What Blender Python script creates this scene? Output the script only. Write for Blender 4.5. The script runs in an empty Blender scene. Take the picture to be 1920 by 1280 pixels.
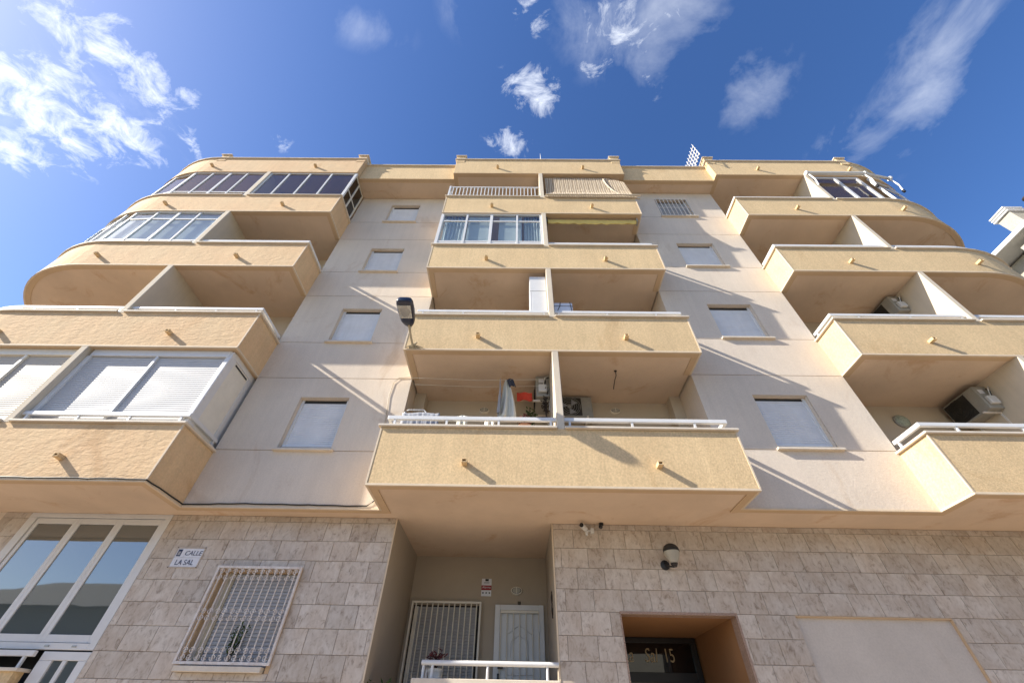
import bpy, bmesh, math, random
from mathutils import Vector, Matrix
random.seed(7)
R = math.radians
scene = bpy.context.scene
col = scene.collection

# ------------------------------------------------------------------ camera
cam = bpy.data.cameras.new('camera')
cam.sensor_fit = 'HORIZONTAL'; cam.sensor_width = 36.0
cam.lens = 754.32 / 1920 * 36.0
cam.clip_start = 0.05; cam.clip_end = 3000
camo = bpy.data.objects.new('camera', cam); col.objects.link(camo)
p_, y_, r_ = R(44.669), R(-0.9043), R(1.2538)
fwd = Vector((math.sin(y_) * math.cos(p_), math.cos(y_) * math.cos(p_), math.sin(p_)))
right = Vector((math.cos(y_), -math.sin(y_), 0)); up = right.cross(fwd)
r2 = math.cos(r_) * right + math.sin(r_) * up
u2 = -math.sin(r_) * right + math.cos(r_) * up
m = Matrix((r2, u2, -fwd)).transposed().to_4x4()
m.translation = Vector((0, 0, 1.6))
camo.matrix_world = m
scene.camera = camo

# ------------------------------------------------------------------ light
SUN = Vector((-2.81, -0.74, 1.91)).normalized()          # towards the sun
sun = bpy.data.lights.new('sun', 'SUN'); sun.energy = 5.0; sun.angle = R(0.53)
sun.color = (1.0, 0.93, 0.82)
suno = bpy.data.objects.new('sun', sun); col.objects.link(suno)
suno.rotation_euler = SUN.to_track_quat('Z', 'Y').to_euler()
suno.location = SUN * 60

world = bpy.data.worlds.new('World'); scene.world = world
world.use_nodes = True
NT = world.node_tree; NT.nodes.clear()
def wn(t, **k):
    n = NT.nodes.new(t)
    for a, b in k.items(): setattr(n, a, b)
    return n
def wl(a, b): NT.links.new(a, b)
def wmath(op, a, b=None, clamp=False):
    n = wn('ShaderNodeMath', operation=op, use_clamp=clamp)
    for i, v in enumerate((a, b)):
        if v is None: continue
        if isinstance(v, (int, float)): n.inputs[i].default_value = v
        else: wl(v, n.inputs[i])
    return n.outputs[0]
sky = wn('ShaderNodeTexSky', sky_type='NISHITA', sun_disc=False)
sky.sun_elevation = math.asin(SUN.z)
sky.sun_rotation = math.atan2(SUN.x, SUN.y)
sky.air_density = 1.0; sky.dust_density = 0.6; sky.ozone_density = 2.2
tc = wn('ShaderNodeTexCoord')
sep = wn('ShaderNodeSeparateXYZ'); wl(tc.outputs['Generated'], sep.inputs[0])
zc = wmath('MAXIMUM', sep.outputs[2], 0.06)
cmb = wn('ShaderNodeCombineXYZ')
wl(wmath('DIVIDE', sep.outputs[0], zc), cmb.inputs[0]); wl(wmath('DIVIDE', sep.outputs[1], zc), cmb.inputs[1])
P = cmb.outputs[0]                                        # point on a flat cloud layer overhead
def wnoise(scale, detail, rough, dist, off, stretch=(1, 1, 1), rot=0):
    mp = wn('ShaderNodeMapping'); mp.inputs['Location'].default_value = off
    mp.inputs['Scale'].default_value = stretch; mp.inputs['Rotation'].default_value = (0, 0, rot)
    wl(P, mp.inputs[0])
    n = wn('ShaderNodeTexNoise'); n.inputs['Scale'].default_value = scale; n.inputs['Detail'].default_value = detail
    n.inputs['Roughness'].default_value = rough; n.inputs['Distortion'].default_value = dist
    wl(mp.outputs[0], n.inputs['Vector']); return n.outputs['Fac']
def blob(c, size, rot, amp):
    mp = wn('ShaderNodeMapping', vector_type='TEXTURE')
    mp.inputs['Location'].default_value = (c[0], c[1], 0); mp.inputs['Rotation'].default_value = (0, 0, R(rot))
    mp.inputs['Scale'].default_value = (size[0], size[1], 1)
    wl(P, mp.inputs[0])
    g = wn('ShaderNodeTexGradient', gradient_type='SPHERICAL'); wl(mp.outputs[0], g.inputs[0])
    return wmath('MULTIPLY', g.outputs['Fac'], amp)
def field(blobs):
    acc = None
    for b in blobs:
        v = blob(*b); acc = v if acc is None else wmath('MAXIMUM', acc, v)
    return acc
crisp = field([((-1.14, .27), (.38, .20), 8, 1.4), ((-.84, .19), (.19, .11), 60, 1.35), ((-.93, .10), (.10, .05), 30, .95), ((-.98, .31), (.20, .12), 20, 1.3),
               ((-1.22, .37), (.16, .09), 10, 1.1), ((-.74, .25), (.06, .04), 40, .8), ((-.785, .36), (.06, .035), 60, 1.0), ((-.57, .345), (.05, .03), 30, .62),
               ((.025, .24), (.09, .065), 20, 1.2), ((-.02, .345), (.075, .055), 10, 1.2), ((.02, .10), (.06, .06), 70, .75), ((-.18, .21), (.03, .03), 90, .62),
               ((.22, .09), (.17, .14), 70, 1.05), ((.16, .20), (.10, .04), 30, .68), ((.27, .22), (.06, .03), 50, .62), ((-1.45, .05), (.3, .2), 0, 1.0)])
soft = field([((.24, .12), (.24, .16), 20, 1.15), ((.49, .24), (.11, .13), 70, 1.05), ((.86, .22), (.13, .24), -14, 1.25), ((.80, .33), (.16, .10), 0, .95), ((-.31, .13), (.12, .05), 10, .7),
              ((-.11, .10), (.07, .06), 70, .62), ((-1.05, .25), (.4, .2), 10, .6)])
n1 = wnoise(13.0, 13, .68, .5, (3.1, 1.7, 0), (1, 1.25, 1), .45)
n2 = wnoise(5.5, 11, .62, .4, (8.4, 2.2, 0), (1, .85, 1), -.5)
d1 = wmath('MULTIPLY', wmath('MULTIPLY', wmath('ADD', wmath('MULTIPLY', wmath('MINIMUM', crisp, 1.0), .23), wmath('SUBTRACT', n1, .615)), 4.0, True), wmath('MULTIPLY', crisp, 3.0, True))
d2 = wmath('MULTIPLY', wmath('MULTIPLY', wmath('ADD', wmath('MULTIPLY', soft, .22), wmath('SUBTRACT', n2, .585)), 1.15, True), wmath('MULTIPLY', soft, 2.2, True))
far = wmath('MULTIPLY', wmath('SUBTRACT', wnoise(1.6, 9, .62, .2, (1.3, 5.5, 0)), .60), 4.0, True)   # scattered cloud over the rest of the sky
out = wn('ShaderNodeMapRange'); out.inputs['From Min'].default_value = -0.05; out.inputs['From Max'].default_value = -0.6
wl(sep.outputs[1], out.inputs['Value'])
far = wmath('MULTIPLY', far, out.outputs[0])
dens = wmath('MAXIMUM', wmath('MAXIMUM', d1, d2), far)
dens = wmath('MULTIPLY', dens, .86)
hs = wn('ShaderNodeHueSaturation'); hs.inputs['Hue'].default_value = .511; hs.inputs['Saturation'].default_value = 1.24; hs.inputs['Value'].default_value = 1.12; wl(sky.outputs[0], hs.inputs['Color'])
mix = wn('ShaderNodeMixRGB'); wl(dens, mix.inputs[0]); wl(hs.outputs[0], mix.inputs[1]); mix.inputs[2].default_value = (6.9, 7.2, 7.7, 1)
bg = wn('ShaderNodeBackground'); bg.inputs['Strength'].default_value = 0.094
wl(mix.outputs[0], bg.inputs[0])
wo = wn('ShaderNodeOutputWorld'); wl(bg.outputs[0], wo.inputs[0])

world.cycles.sampling_method = 'MANUAL'; world.cycles.sample_map_resolution = 512
scene.cycles.diffuse_bounces = 3; scene.cycles.glossy_bounces = 3; scene.cycles.max_bounces = 8
scene.view_settings.view_transform = 'Standard'
scene.view_settings.look = 'None'
scene.view_settings.exposure = 1.04
scene.view_settings.gamma = 1.0
scene.view_settings.use_curve_mapping = False

# ------------------------------------------------------------------ materials
def mat(name, c, rough=.8, var=.08, vscale=3., speck=0., sscale=80., bump=0., bscale=40., bstretch=(1, 1, 1), streak=0., metal=0., spec=.4, bdist=.02, c2=None, obj=False, orand=0., stain=0., sthr=.58, scol=(.72, .60, .48)):
    mt = bpy.data.materials.new(name); mt.use_nodes = True
    nt = mt.node_tree; b = nt.nodes['Principled BSDF']
    b.inputs['Roughness'].default_value = rough; b.inputs['Metallic'].default_value = metal
    b.inputs['Specular IOR Level'].default_value = spec
    def N(t, **k):
        n = nt.nodes.new(t)
        for a, v in k.items(): setattr(n, a, v)
        return n
    L = nt.links.new
    if obj:
        t = N('ShaderNodeTexCoord'); pos = t.outputs['Object']
    else:
        g = N('ShaderNodeNewGeometry'); pos = g.outputs['Position']
    def noise(scale, detail=4, st=(1, 1, 1), rough_=.55, dist=0):
        mp = N('ShaderNodeMapping'); mp.inputs['Scale'].default_value = st; L(pos, mp.inputs[0])
        n = N('ShaderNodeTexNoise'); n.inputs['Scale'].default_value = scale; n.inputs['Detail'].default_value = detail
        n.inputs['Roughness'].default_value = rough_; n.inputs['Distortion'].default_value = dist
        L(mp.outputs[0], n.inputs['Vector']); return n.outputs['Fac']
    def rng(v, a, b_, lo=.3, hi=.7):
        r = N('ShaderNodeMapRange'); L(v, r.inputs['Value'])
        r.inputs['From Min'].default_value = lo; r.inputs['From Max'].default_value = hi
        r.inputs['To Min'].default_value = a; r.inputs['To Max'].default_value = b_; return r.outputs[0]
    def mul(cl, v):
        x = N('ShaderNodeMixRGB', blend_type='MULTIPLY'); x.inputs[0].default_value = 1
        L(cl, x.inputs[1]); L(v, x.inputs[2]); return x.outputs[0]
    rgb = N('ShaderNodeMixRGB'); rgb.inputs[1].default_value = (*c, 1)
    d = c2 or tuple(x * .93 for x in c); rgb.inputs[2].default_value = (*d, 1)
    L(rng(noise(vscale * .6, 5), 0, 1), rgb.inputs[0])
    cl = rgb.outputs[0]
    if var: cl = mul(cl, rng(noise(vscale, 6, rough_=.65), 1 - var, 1 + var))
    if streak: cl = mul(cl, rng(noise(1.0, 5, (7, 7, .35), .7), 1 - streak, 1.0, .35, .6))
    if speck: cl = mul(cl, rng(noise(sscale, 2), 1 - speck, 1 + speck))
    if stain:                                   # irregular water marks
        sx = N('ShaderNodeMixRGB', blend_type='MULTIPLY'); sx.inputs[2].default_value = (*scol, 1); L(cl, sx.inputs[1])
        L(rng(noise(.9, 7, (1, 1, .6), .72, .8), 0, stain, sthr, sthr + .10), sx.inputs[0]); cl = sx.outputs[0]
    if orand:
        oi = N('ShaderNodeObjectInfo'); cl = mul(cl, rng(oi.outputs['Random'], 1 - orand, 1 + orand, 0, 1))
    L(cl, b.inputs['Base Color'])
    if bump:
        bp = N('ShaderNodeBump'); bp.inputs['Strength'].default_value = bump; bp.inputs['Distance'].default_value = bdist
        L(noise(bscale, 5, bstretch, .6, .3), bp.inputs['Height']); L(bp.outputs[0], b.inputs['Normal'])
    return mt
OCH = (.67, .50, .285)
M = {}
M['ochre_trowel'] = mat('ochre_trowel', (.68, .495, .29), .9, .05, 2.2, .06, 30, .48, 14, (.6, .6, 1.3), .08, bdist=.03, orand=.03, stain=.4, c2=(.68, .465, .265))
M['ochre'] = mat('ochre_grain', OCH, .9, .05, 1.6, .13, 30, .40, 45, (1, 1, 1), .07, bdist=.012, orand=.03, stain=.35, c2=(.65, .475, .265))
M['wall'] = mat('wall_paint', (.70, .61, .50), .9, .05, 1.0, .05, 40, .35, 30, (1, 1, 1), .05, bdist=.010, orand=.025, stain=.35, c2=(.66, .565, .46))
M['panel'] = mat('panel_render', (.60, .54, .47), .9, .07, 1.4, .05, 40, .3, 25, bdist=.01, stain=.5, sthr=.52, scol=(.86, .83, .80))
M['soffit'] = mat('soffit_paint', (.69, .545, .41), .9, .08, .9, .02, 80, .2, 40, bdist=.008, c2=(.63, .485, .355), stain=.6, sthr=.56, scol=(.78, .62, .46))
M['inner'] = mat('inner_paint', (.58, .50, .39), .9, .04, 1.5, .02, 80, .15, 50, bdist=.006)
M['recess'] = mat('recess_shade_paint', (.44, .375, .295), .9, .05, 1.2, .02, 80)  # wall colour darkened to put the depth shade of the recess into it
M['trim'] = mat('ochre_trim', (.58, .42, .265), .9, .05, 2.5, .02, 60, .2, 50, bdist=.006)
M['bead'] = mat('cream_bead', (.68, .56, .41), .8, .06, 8)
M['coping'] = mat('cream_coping', (.68, .60, .49), .7, .08, 6, .03, 60, .15, 40, bdist=.004)
M['partition'] = mat('cream_partition', (.66, .575, .45), .9, .05, 2, .02, 60, .2, 50, (1, 1, 1), .06, bdist=.006)
M['white'] = mat('white_metal', (.70, .70, .69), .35, .03, 5, spec=.5)
M['old_white'] = mat('old_white_paint', (.74, .71, .66), .5, .08, 14, c2=(.66, .60, .52))
M['cream_white'] = mat('cream_white_metal', (.78, .74, .64), .4, .05, 5)
M['shutter'] = mat('shutter_plastic', (.78, .78, .775), .45, .05, 4, orand=.06, streak=.06)
M['shutter_warm'] = mat('shutter_cream_plastic', (.50, .47, .41), .45, .04, 2, c2=(.48, .43, .36))
M['shutter_grey'] = mat('grey_white_shutter', (.54, .54, .545), .5, .04, 3)
M['shutter_dim'] = mat('weathered_grey_shutter', (.38, .38, .385), .55, .06, 3)
M['black'] = mat('black_plastic', (.018, .018, .02), .4, .1, 8)
M['navy'] = mat('navy_painted_metal', (.012, .018, .045), .28, .08, 6, spec=.6)
M['grey_metal'] = mat('galvanised_metal', (.40, .40, .38), .45, .15, 14, metal=.7)
M['reflector'] = mat('lamp_reflector', (.62, .62, .56), .25, .15, 20, metal=.6)
M['tan_metal'] = mat('tan_pole', (.42, .36, .25), .5, .1, 10)
M['ac'] = mat('ac_casing', (.34, .33, .295), .5, .08, 6)
M['ac_white'] = mat('ac_white_casing', (.66, .66, .64), .5, .06, 6)
M['dark_grille'] = mat('dark_grille', (.03, .03, .028), .5, .1, 8)
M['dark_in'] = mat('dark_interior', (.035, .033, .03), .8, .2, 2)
M['tile_back'] = mat('tile_grout', (.24, .20, .18), .95, .1, 8)
M['granite'] = mat('speckled_granite', (.36, .25, .19), .5, .1, 4, .55, 90, 0)
M['orange'] = mat('orange_paint', (.36, .19, .085), .8, .05, 2)
M['gold'] = mat('gold_letter', (.34, .27, .17), .4, .05, 4, metal=.3)
M['red'] = mat('red_cloth', (.72, .08, .045), .85, .08, 8)
M['cloth'] = mat('white_cloth', (.70, .70, .62), .9, .06, 6, bump=.3, bscale=14)
M['dark_cloth'] = mat('dark_cloth', (.05, .055, .075), .9, .2, 8)
M['grey_cloth'] = mat('grey_cloth', (.36, .37, .40), .9, .2, 8)
M['yellow'] = mat('yellow_canvas', (.74, .56, .16), .8, .06, 6, c2=(.66, .48, .14))
M['reed'] = mat('reed_blind', (.46, .37, .27), .9, .15, 4, .2, 60)
M['reed_cord'] = mat('reed_cord', (.70, .60, .46), .9, .1, 6)
M['tan_wall'] = mat('neighbour_render', (.38, .36, .30), .9, .1, 3, .1, 20)
M['terracotta'] = mat('terracotta', (.48, .24, .13), .8, .1, 6)
M['grey_house'] = mat('grey_house', (.16, .16, .14), .9, .1, 1)
M['dark_roof'] = mat('dark_roof', (.12, .11, .09), .9, .1, 1)
M['navy_ink'] = mat('navy_ink', (.02, .035, .09), .5, 0)
M['ceramic'] = mat('white_ceramic', (.74, .75, .80), .25, .04, 20, spec=.5)
M['beige_ceramic'] = mat('beige_ceramic', (.52, .45, .38), .4, .1, 20)
M['maroon'] = mat('maroon_print', (.28, .012, .02), .5, .05, 8)
M['leaf'] = mat('leaf_green', (.055, .095, .03), .6, .3, 30)
M['leaf_red'] = mat('leaf_red', (.14, .035, .035), .6, .3, 30)
M['twig'] = mat('dark_twig', (.045, .035, .03), .8, .2, 20)
M['rust'] = mat('rusty_white_iron', (.72, .69, .66), .6, .12, 22, c2=(.60, .52, .46))
M['frost'] = mat('frosted_lamp_glass', (.40, .385, .33), .3, .05, 10)
M['lampgreen'] = mat('green_lamp_glass', (.40, .46, .38), .2, .3, 30)
M['asphalt'] = mat('asphalt', (.10, .095, .088), .95, .15, 1.5, .2, 60)
M['paving'] = mat('paving', (.46, .37, .28), .9, .1, 1, .08, 30)
M['ground'] = mat('dry_ground', (.20, .165, .125), .95, .12, .3, .08, 10)
M['kerb'] = mat('kerb_stone', (.40, .39, .36), .9, .1, 4)

def tile_material():
    mt = bpy.data.materials.new('veined_stone_tile'); mt.use_nodes = True
    nt = mt.node_tree; b = nt.nodes['Principled BSDF']; L = nt.links.new
    N = lambda t: nt.nodes.new(t)
    tcn = N('ShaderNodeTexCoord'); oi = N('ShaderNodeObjectInfo')
    sc = N('ShaderNodeVectorMath'); sc.operation = 'SCALE'; sc.inputs[0].default_value = (37, 11, 53); L(oi.outputs['Random'], sc.inputs['Scale'])
    ad = N('ShaderNodeVectorMath'); ad.operation = 'ADD'; L(tcn.outputs['Object'], ad.inputs[0]); L(sc.outputs[0], ad.inputs[1])
    rt = N('ShaderNodeMapping'); rt.inputs['Rotation'].default_value = (0, R(38), 0); rt.inputs['Scale'].default_value = (1, 1, .62); L(ad.outputs[0], rt.inputs[0])
    n1 = N('ShaderNodeTexNoise'); n1.inputs['Scale'].default_value = 14; n1.inputs['Detail'].default_value = 8; n1.inputs['Roughness'].default_value = .72; n1.inputs['Distortion'].default_value = .7
    L(rt.outputs[0], n1.inputs['Vector'])
    r1 = N('ShaderNodeValToRGB'); e = r1.color_ramp.elements
    e[0].position = .33; e[0].color = (.32, .265, .21, 1); e[1].position = .60; e[1].color = (.60, .545, .47, 1)
    k = r1.color_ramp.elements.new(.46); k.color = (.53, .47, .395, 1)
    L(n1.outputs['Fac'], r1.inputs[0])
    n2 = N('ShaderNodeTexNoise'); n2.inputs['Scale'].default_value = 3.2; n2.inputs['Detail'].default_value = 4; L(ad.outputs[0], n2.inputs['Vector'])
    r2_ = N('ShaderNodeValToRGB'); e = r2_.color_ramp.elements; e[0].position = .35; e[0].color = (.90, .84, .80, 1); e[1].position = .65; e[1].color = (1.04, 1.03, 1.04, 1)
    L(n2.outputs['Fac'], r2_.inputs[0])
    mx = N('ShaderNodeMixRGB'); mx.blend_type = 'MULTIPLY'; mx.inputs[0].default_value = 1; L(r1.outputs[0], mx.inputs[1]); L(r2_.outputs[0], mx.inputs[2])
    mr = N('ShaderNodeMapRange'); L(oi.outputs['Random'], mr.inputs['Value']); mr.inputs['To Min'].default_value = .90; mr.inputs['To Max'].default_value = 1.08
    m2 = N('ShaderNodeMixRGB'); m2.blend_type = 'MULTIPLY'; m2.inputs[0].default_value = 1; L(mx.outputs[0], m2.inputs[1]); L(mr.outputs[0], m2.inputs[2])
    L(m2.outputs[0], b.inputs['Base Color'])
    b.inputs['Roughness'].default_value = .42; b.inputs['Specular IOR Level'].default_value = .35
    bp = N('ShaderNodeBump'); bp.inputs['Strength'].default_value = .25; bp.inputs['Distance'].default_value = .004; L(n1.outputs['Fac'], bp.inputs['Height']); L(bp.outputs[0], b.inputs['Normal'])
    return mt
M['tile'] = tile_material()

def glass(name, tint, refl=.06, opaque=None, rough=.02):
    mt = bpy.data.materials.new(name); mt.use_nodes = True
    nt = mt.node_tree; nt.nodes.clear(); L = nt.links.new; N = lambda t: nt.nodes.new(t)
    o = N('ShaderNodeOutputMaterial'); fr = N('ShaderNodeFresnel'); fr.inputs['IOR'].default_value = 1.52
    a = N('ShaderNodeMath'); a.operation = 'ADD'; a.inputs[1].default_value = refl; a.use_clamp = True; L(fr.outputs[0], a.inputs[0])
    gl = N('ShaderNodeBsdfGlossy'); gl.inputs['Roughness'].default_value = rough; gl.inputs['Color'].default_value = (.95, .97, 1, 1)
    if opaque: bs = N('ShaderNodeBsdfDiffuse'); bs.inputs['Color'].default_value = (*opaque, 1)
    else: bs = N('ShaderNodeBsdfTransparent'); bs.inputs['Color'].default_value = (*tint, 1)
    # slow waviness of the pane so reflections bend a little
    g = N('ShaderNodeNewGeometry'); n = N('ShaderNodeTexNoise'); n.inputs['Scale'].default_value = 1.6; n.inputs['Detail'].default_value = 1; L(g.outputs['Position'], n.inputs['Vector'])
    bp = N('ShaderNodeBump'); bp.inputs['Strength'].default_value = .06; bp.inputs['Distance'].default_value = .02; L(n.outputs['Fac'], bp.inputs['Height']); L(bp.outputs[0], gl.inputs['Normal'])
    mx = N('ShaderNodeMixShader'); bf = N('ShaderNodeMath'); bf.operation = 'SUBTRACT'; bf.inputs[0].default_value = 1; L(g.outputs['Backfacing'], bf.inputs[1])
    fm = N('ShaderNodeMath'); fm.operation = 'MULTIPLY'; L(a.outputs[0], fm.inputs[0]); L(bf.outputs[0], fm.inputs[1])
    L(fm.outputs[0], mx.inputs[0]); L(bs.outputs[0], mx.inputs[1]); L(gl.outputs[0], mx.inputs[2]); L(mx.outputs[0], o.inputs[0])
    return mt
M['glass_clear'] = glass('clear_glass', (.90, .94, .94), .06)
M['glass_dark'] = glass('tinted_glass', (.74, .72, .70), .0)
M['glass_street'] = glass('mirror_film_glass', None, .15, opaque=(.085, .105, .105))
M['glass_door'] = glass('dark_door_glass', None, .0, opaque=(.006, .006, .007))
M['glass_bronze'] = glass('bronze_glass', (.16, .11, .06), .0)
def sheer():
    mt = bpy.data.materials.new('sheer_curtain'); mt.use_nodes = True
    nt = mt.node_tree; nt.nodes.clear(); L = nt.links.new; N = lambda t: nt.nodes.new(t)
    o = N('ShaderNodeOutputMaterial'); d = N('ShaderNodeBsdfDiffuse'); d.inputs[0].default_value = (.82, .84, .86, 1)
    t = N('ShaderNodeBsdfTranslucent'); t.inputs[0].default_value = (.75, .78, .8, 1)
    x = N('ShaderNodeMixShader'); x.inputs[0].default_value = .45; L(d.outputs[0], x.inputs[1]); L(t.outputs[0], x.inputs[2]); L(x.outputs[0], o.inputs[0])
    return mt
M['sheer'] = sheer()

# ------------------------------------------------------------------ mesh helpers
ORG = {}
class MB:
    def __init__(s): s.v = []; s.f = []
    def poly(s, vs, fs):
        o = len(s.v); s.v += [tuple(v) for v in vs]; s.f += [tuple(i + o for i in f) for f in fs]; return s
    def box(s, x0, x1, y0, y1, z0, z1):
        return s.poly([(x0, y0, z0), (x1, y0, z0), (x1, y1, z0), (x0, y1, z0), (x0, y0, z1), (x1, y0, z1), (x1, y1, z1), (x0, y1, z1)],
                      [(0, 3, 2, 1), (4, 5, 6, 7), (0, 1, 5, 4), (1, 2, 6, 5), (2, 3, 7, 6), (3, 0, 4, 7)])
    def prism(s, pts, z0, z1):
        n = len(pts)
        return s.poly([(x, y, z0) for x, y in pts] + [(x, y, z1) for x, y in pts],
                      [tuple(reversed(range(n))), tuple(range(n, 2 * n))] + [(i, (i + 1) % n, n + (i + 1) % n, n + i) for i in range(n)])
    def tube(s, pts, r, n=8, cap=True):
        pts = [Vector(p) for p in pts]; o = len(s.v)
        for i, p in enumerate(pts):
            d = (pts[min(i + 1, len(pts) - 1)] - pts[max(i - 1, 0)]).normalized()
            a = d.cross(Vector((0, 0, 1)) if abs(d.z) < .9 else Vector((1, 0, 0))).normalized(); b = d.cross(a)
            rr = r[i] if isinstance(r, (list, tuple)) else r
            for k in range(n):
                t = 2 * math.pi * k / n; s.v.append(tuple(p + rr * (math.cos(t) * a + math.sin(t) * b)))
        for i in range(len(pts) - 1):
            for k in range(n):
                k2 = (k + 1) % n; s.f.append((o + i * n + k, o + i * n + k2, o + (i + 1) * n + k2, o + (i + 1) * n + k))
        if cap:
            s.f.append(tuple(o + k for k in reversed(range(n)))); s.f.append(tuple(o + (len(pts) - 1) * n + k for k in range(n)))
        return s
    def bar(s, p, q, w, h=None):
        return s.tube([p, q], w * .7071 if h is None else w * .7071, 4)
    def lathe(s, c, prof, n=20, axis='z'):
        o = len(s.v); c = Vector(c)
        for r, h in prof:
            for k in range(n):
                t = 2 * math.pi * k / n; a, b = r * math.cos(t), r * math.sin(t)
                s.v.append(tuple(c + (Vector((a, b, h)) if axis == 'z' else Vector((a, h, b)) if axis == 'y' else Vector((h, a, b)))))
        for i in range(len(prof) - 1):
            for k in range(n):
                k2 = (k + 1) % n; s.f.append((o + i * n + k, o + i * n + k2, o + (i + 1) * n + k2, o + (i + 1) * n + k))
        s.f.append(tuple(o + k for k in reversed(range(n)))); s.f.append(tuple(o + (len(prof) - 1) * n + k for k in range(n)))
        return s
    def grid(s, fn, nu, nv, thick=0):
        o = len(s.v)
        for j in range(nv + 1):
            for i in range(nu + 1): s.v.append(tuple(fn(i / nu, j / nv)))
        for j in range(nv):
            for i in range(nu):
                a = o + j * (nu + 1) + i; s.f.append((a, a + 1, a + nu + 2, a + nu + 1))
        return s
    def ribbon(s, path, o0, o1, z0, z1, sg):
        A = offset(path, o0, sg); B = offset(path, o1, sg); n = len(path)
        vs = [(*p, z0) for p in A] + [(*p, z1) for p in A] + [(*p, z0) for p in B] + [(*p, z1) for p in B]; fs = []
        for i in range(n - 1):
            j = i + 1
            fs += [(i, j, n + j, n + i), (2 * n + j, 2 * n + i, 3 * n + i, 3 * n + j), (n + i, n + j, 3 * n + j, 3 * n + i), (j, i, 2 * n + i, 2 * n + j)]
        fs += [(0, n, 3 * n, 2 * n), (n - 1, 3 * n - 1, 4 * n - 1, 2 * n - 1)]
        return s.poly(vs, fs)
    def build(s, name, m_, parent=None, bevel=0, smooth=False, solid=0, sharp=35):
        lo = Vector([min(v[i] for v in s.v) for i in range(3)]); hi = Vector([max(v[i] for v in s.v) for i in range(3)])
        c = (lo + hi) / 2
        me = bpy.data.meshes.new(name); me.from_pydata([tuple(Vector(v) - c) for v in s.v], [], s.f); me.update()
        bm = bmesh.new(); bm.from_mesh(me); bmesh.ops.recalc_face_normals(bm, faces=bm.faces); bm.to_mesh(me); bm.free()
        me.materials.append(M[m_] if isinstance(m_, str) else m_)
        ob = bpy.data.objects.new(name, me); col.objects.link(ob)
        if smooth:
            for p in me.polygons: p.use_smooth = True
            me.set_sharp_from_angle(angle=R(sharp))
        if solid:
            md = ob.modifiers.new('solid', 'SOLIDIFY'); md.thickness = solid; md.offset = 0
        if bevel:
            md = ob.modifiers.new('bevel', 'BEVEL'); md.width = bevel; md.segments = 2; md.limit_method = 'ANGLE'; md.angle_limit = R(50)
        place(ob, c, parent); return ob
def place(ob, c, parent):
    c = Vector(c); ORG[ob] = c
    if parent is not None: ob.parent = parent; ob.location = c - ORG[parent]
    else: ob.location = c
def offset(path, o, sg):
    pts = [Vector(p) for p in path]; out_ = []
    for i, p in enumerate(pts):
        ns = []
        for a, b in ((i - 1, i), (i, i + 1)):
            if 0 <= a and b < len(pts):
                d = (pts[b] - pts[a]).normalized(); ns.append(Vector((-d.y, d.x)) * sg)
        if len(ns) == 2:
            n = ns[0] + ns[1]; n = n / max(.2, n.dot(ns[0]))
        else: n = ns[0]
        out_.append((p.x + n.x * o, p.y + n.y * o))
    return out_
def empty(name, loc, local=False, rz=0):
    e = bpy.data.objects.new(name, None); e.empty_display_size = .2; col.objects.link(e)
    e.location = loc; e.rotation_euler = (0, 0, rz); ORG[e] = Vector((0, 0, 0)) if local else Vector(loc); return e
def tag(o, label=None, cat=None, group=None, kind=None):
    for k, v in (('label', label), ('category', cat), ('group', group), ('kind', kind)):
        if v: o[k] = v
    return o
def box(name, m_, parent, x0, x1, y0, y1, z0, z1, bevel=0):
    return MB().box(x0, x1, y0, y1, z0, z1).build(name, m_, parent, bevel)
def text(name, body, size, loc, m_, parent, depth=.004, shear=0, sx=1, align='CENTER'):
    cu = bpy.data.curves.new(name, 'FONT'); cu.body = body; cu.size = size; cu.extrude = depth; cu.align_x = align; cu.align_y = 'CENTER'; cu.shear = shear
    t = bpy.data.objects.new(name, cu); col.objects.link(t)
    dg = bpy.context.evaluated_depsgraph_get(); me = bpy.data.meshes.new_from_object(t.evaluated_get(dg))
    bpy.data.objects.remove(t); bpy.data.curves.remove(cu)
    me.transform(Matrix.Rotation(R(90), 4, 'X') @ Matrix.Diagonal((sx, 1, 1, 1)))
    me.materials.clear(); me.materials.append(M[m_])
    ob = bpy.data.objects.new(name, me); col.objects.link(ob); place(ob, loc, parent); return ob

# ------------------------------------------------------------------ the street (structure)
def struct(name, mb, m_): return tag(mb.build(name, m_), kind='structure')
struct('ground', MB().poly([(-600, -600, -.02), (600, -600, -.02), (600, 600, -.02), (-600, 600, -.02)], [(0, 1, 2, 3)]), 'ground')
struct('road', MB().box(-120, 120, -6.0, 2.6, -.015, .0), 'asphalt')
struct('pavement', MB().box(-15.5, 60, 2.75, 7.1, -.01, .13), 'paving')
struct('kerb', MB().box(-15.5, 60, 2.6, 2.75, -.01, .14), 'kerb')
struct('far_pavement', MB().box(-120, 120, -9.5, -6.0, -.01, .13), 'paving')

# ------------------------------------------------------------------ apartment building
F, WL, WR, BK = 5.907, 6.853, 6.582, 7.66
LX, CL, CR, RX = -5.69, -2.285, 3.72, 6.915
LV = [4.33 + 2.85 * k for k in range(5)]
PH = 1.07                                     # parapet height over slab underside
def arc(cx, cy, r, a0, a1, n): return [(cx + r * math.cos(R(a0 + (a1 - a0) * i / n)), cy + r * math.sin(R(a0 + (a1 - a0) * i / n))) for i in range(n + 1)]
arcL = arc(-11.2, F + 3.1, 3.1, 270, 180, 18)
arcR = arc(11.6, F + 3.6, 3.6, 270, 360, 18)
PLA = [(LX, WL + .03), (LX, F), (-8.73, F)]
PLB = [(-8.87, F)] + arcL + [(-14.3, 13.0)]
PL = [(LX, WL + .03), (LX, F)] + arcL + [(-14.3, 13.0)]
PC = [(CL, WL + .03), (CL, F), (CR, F), (CR, WR + .03)]
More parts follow.
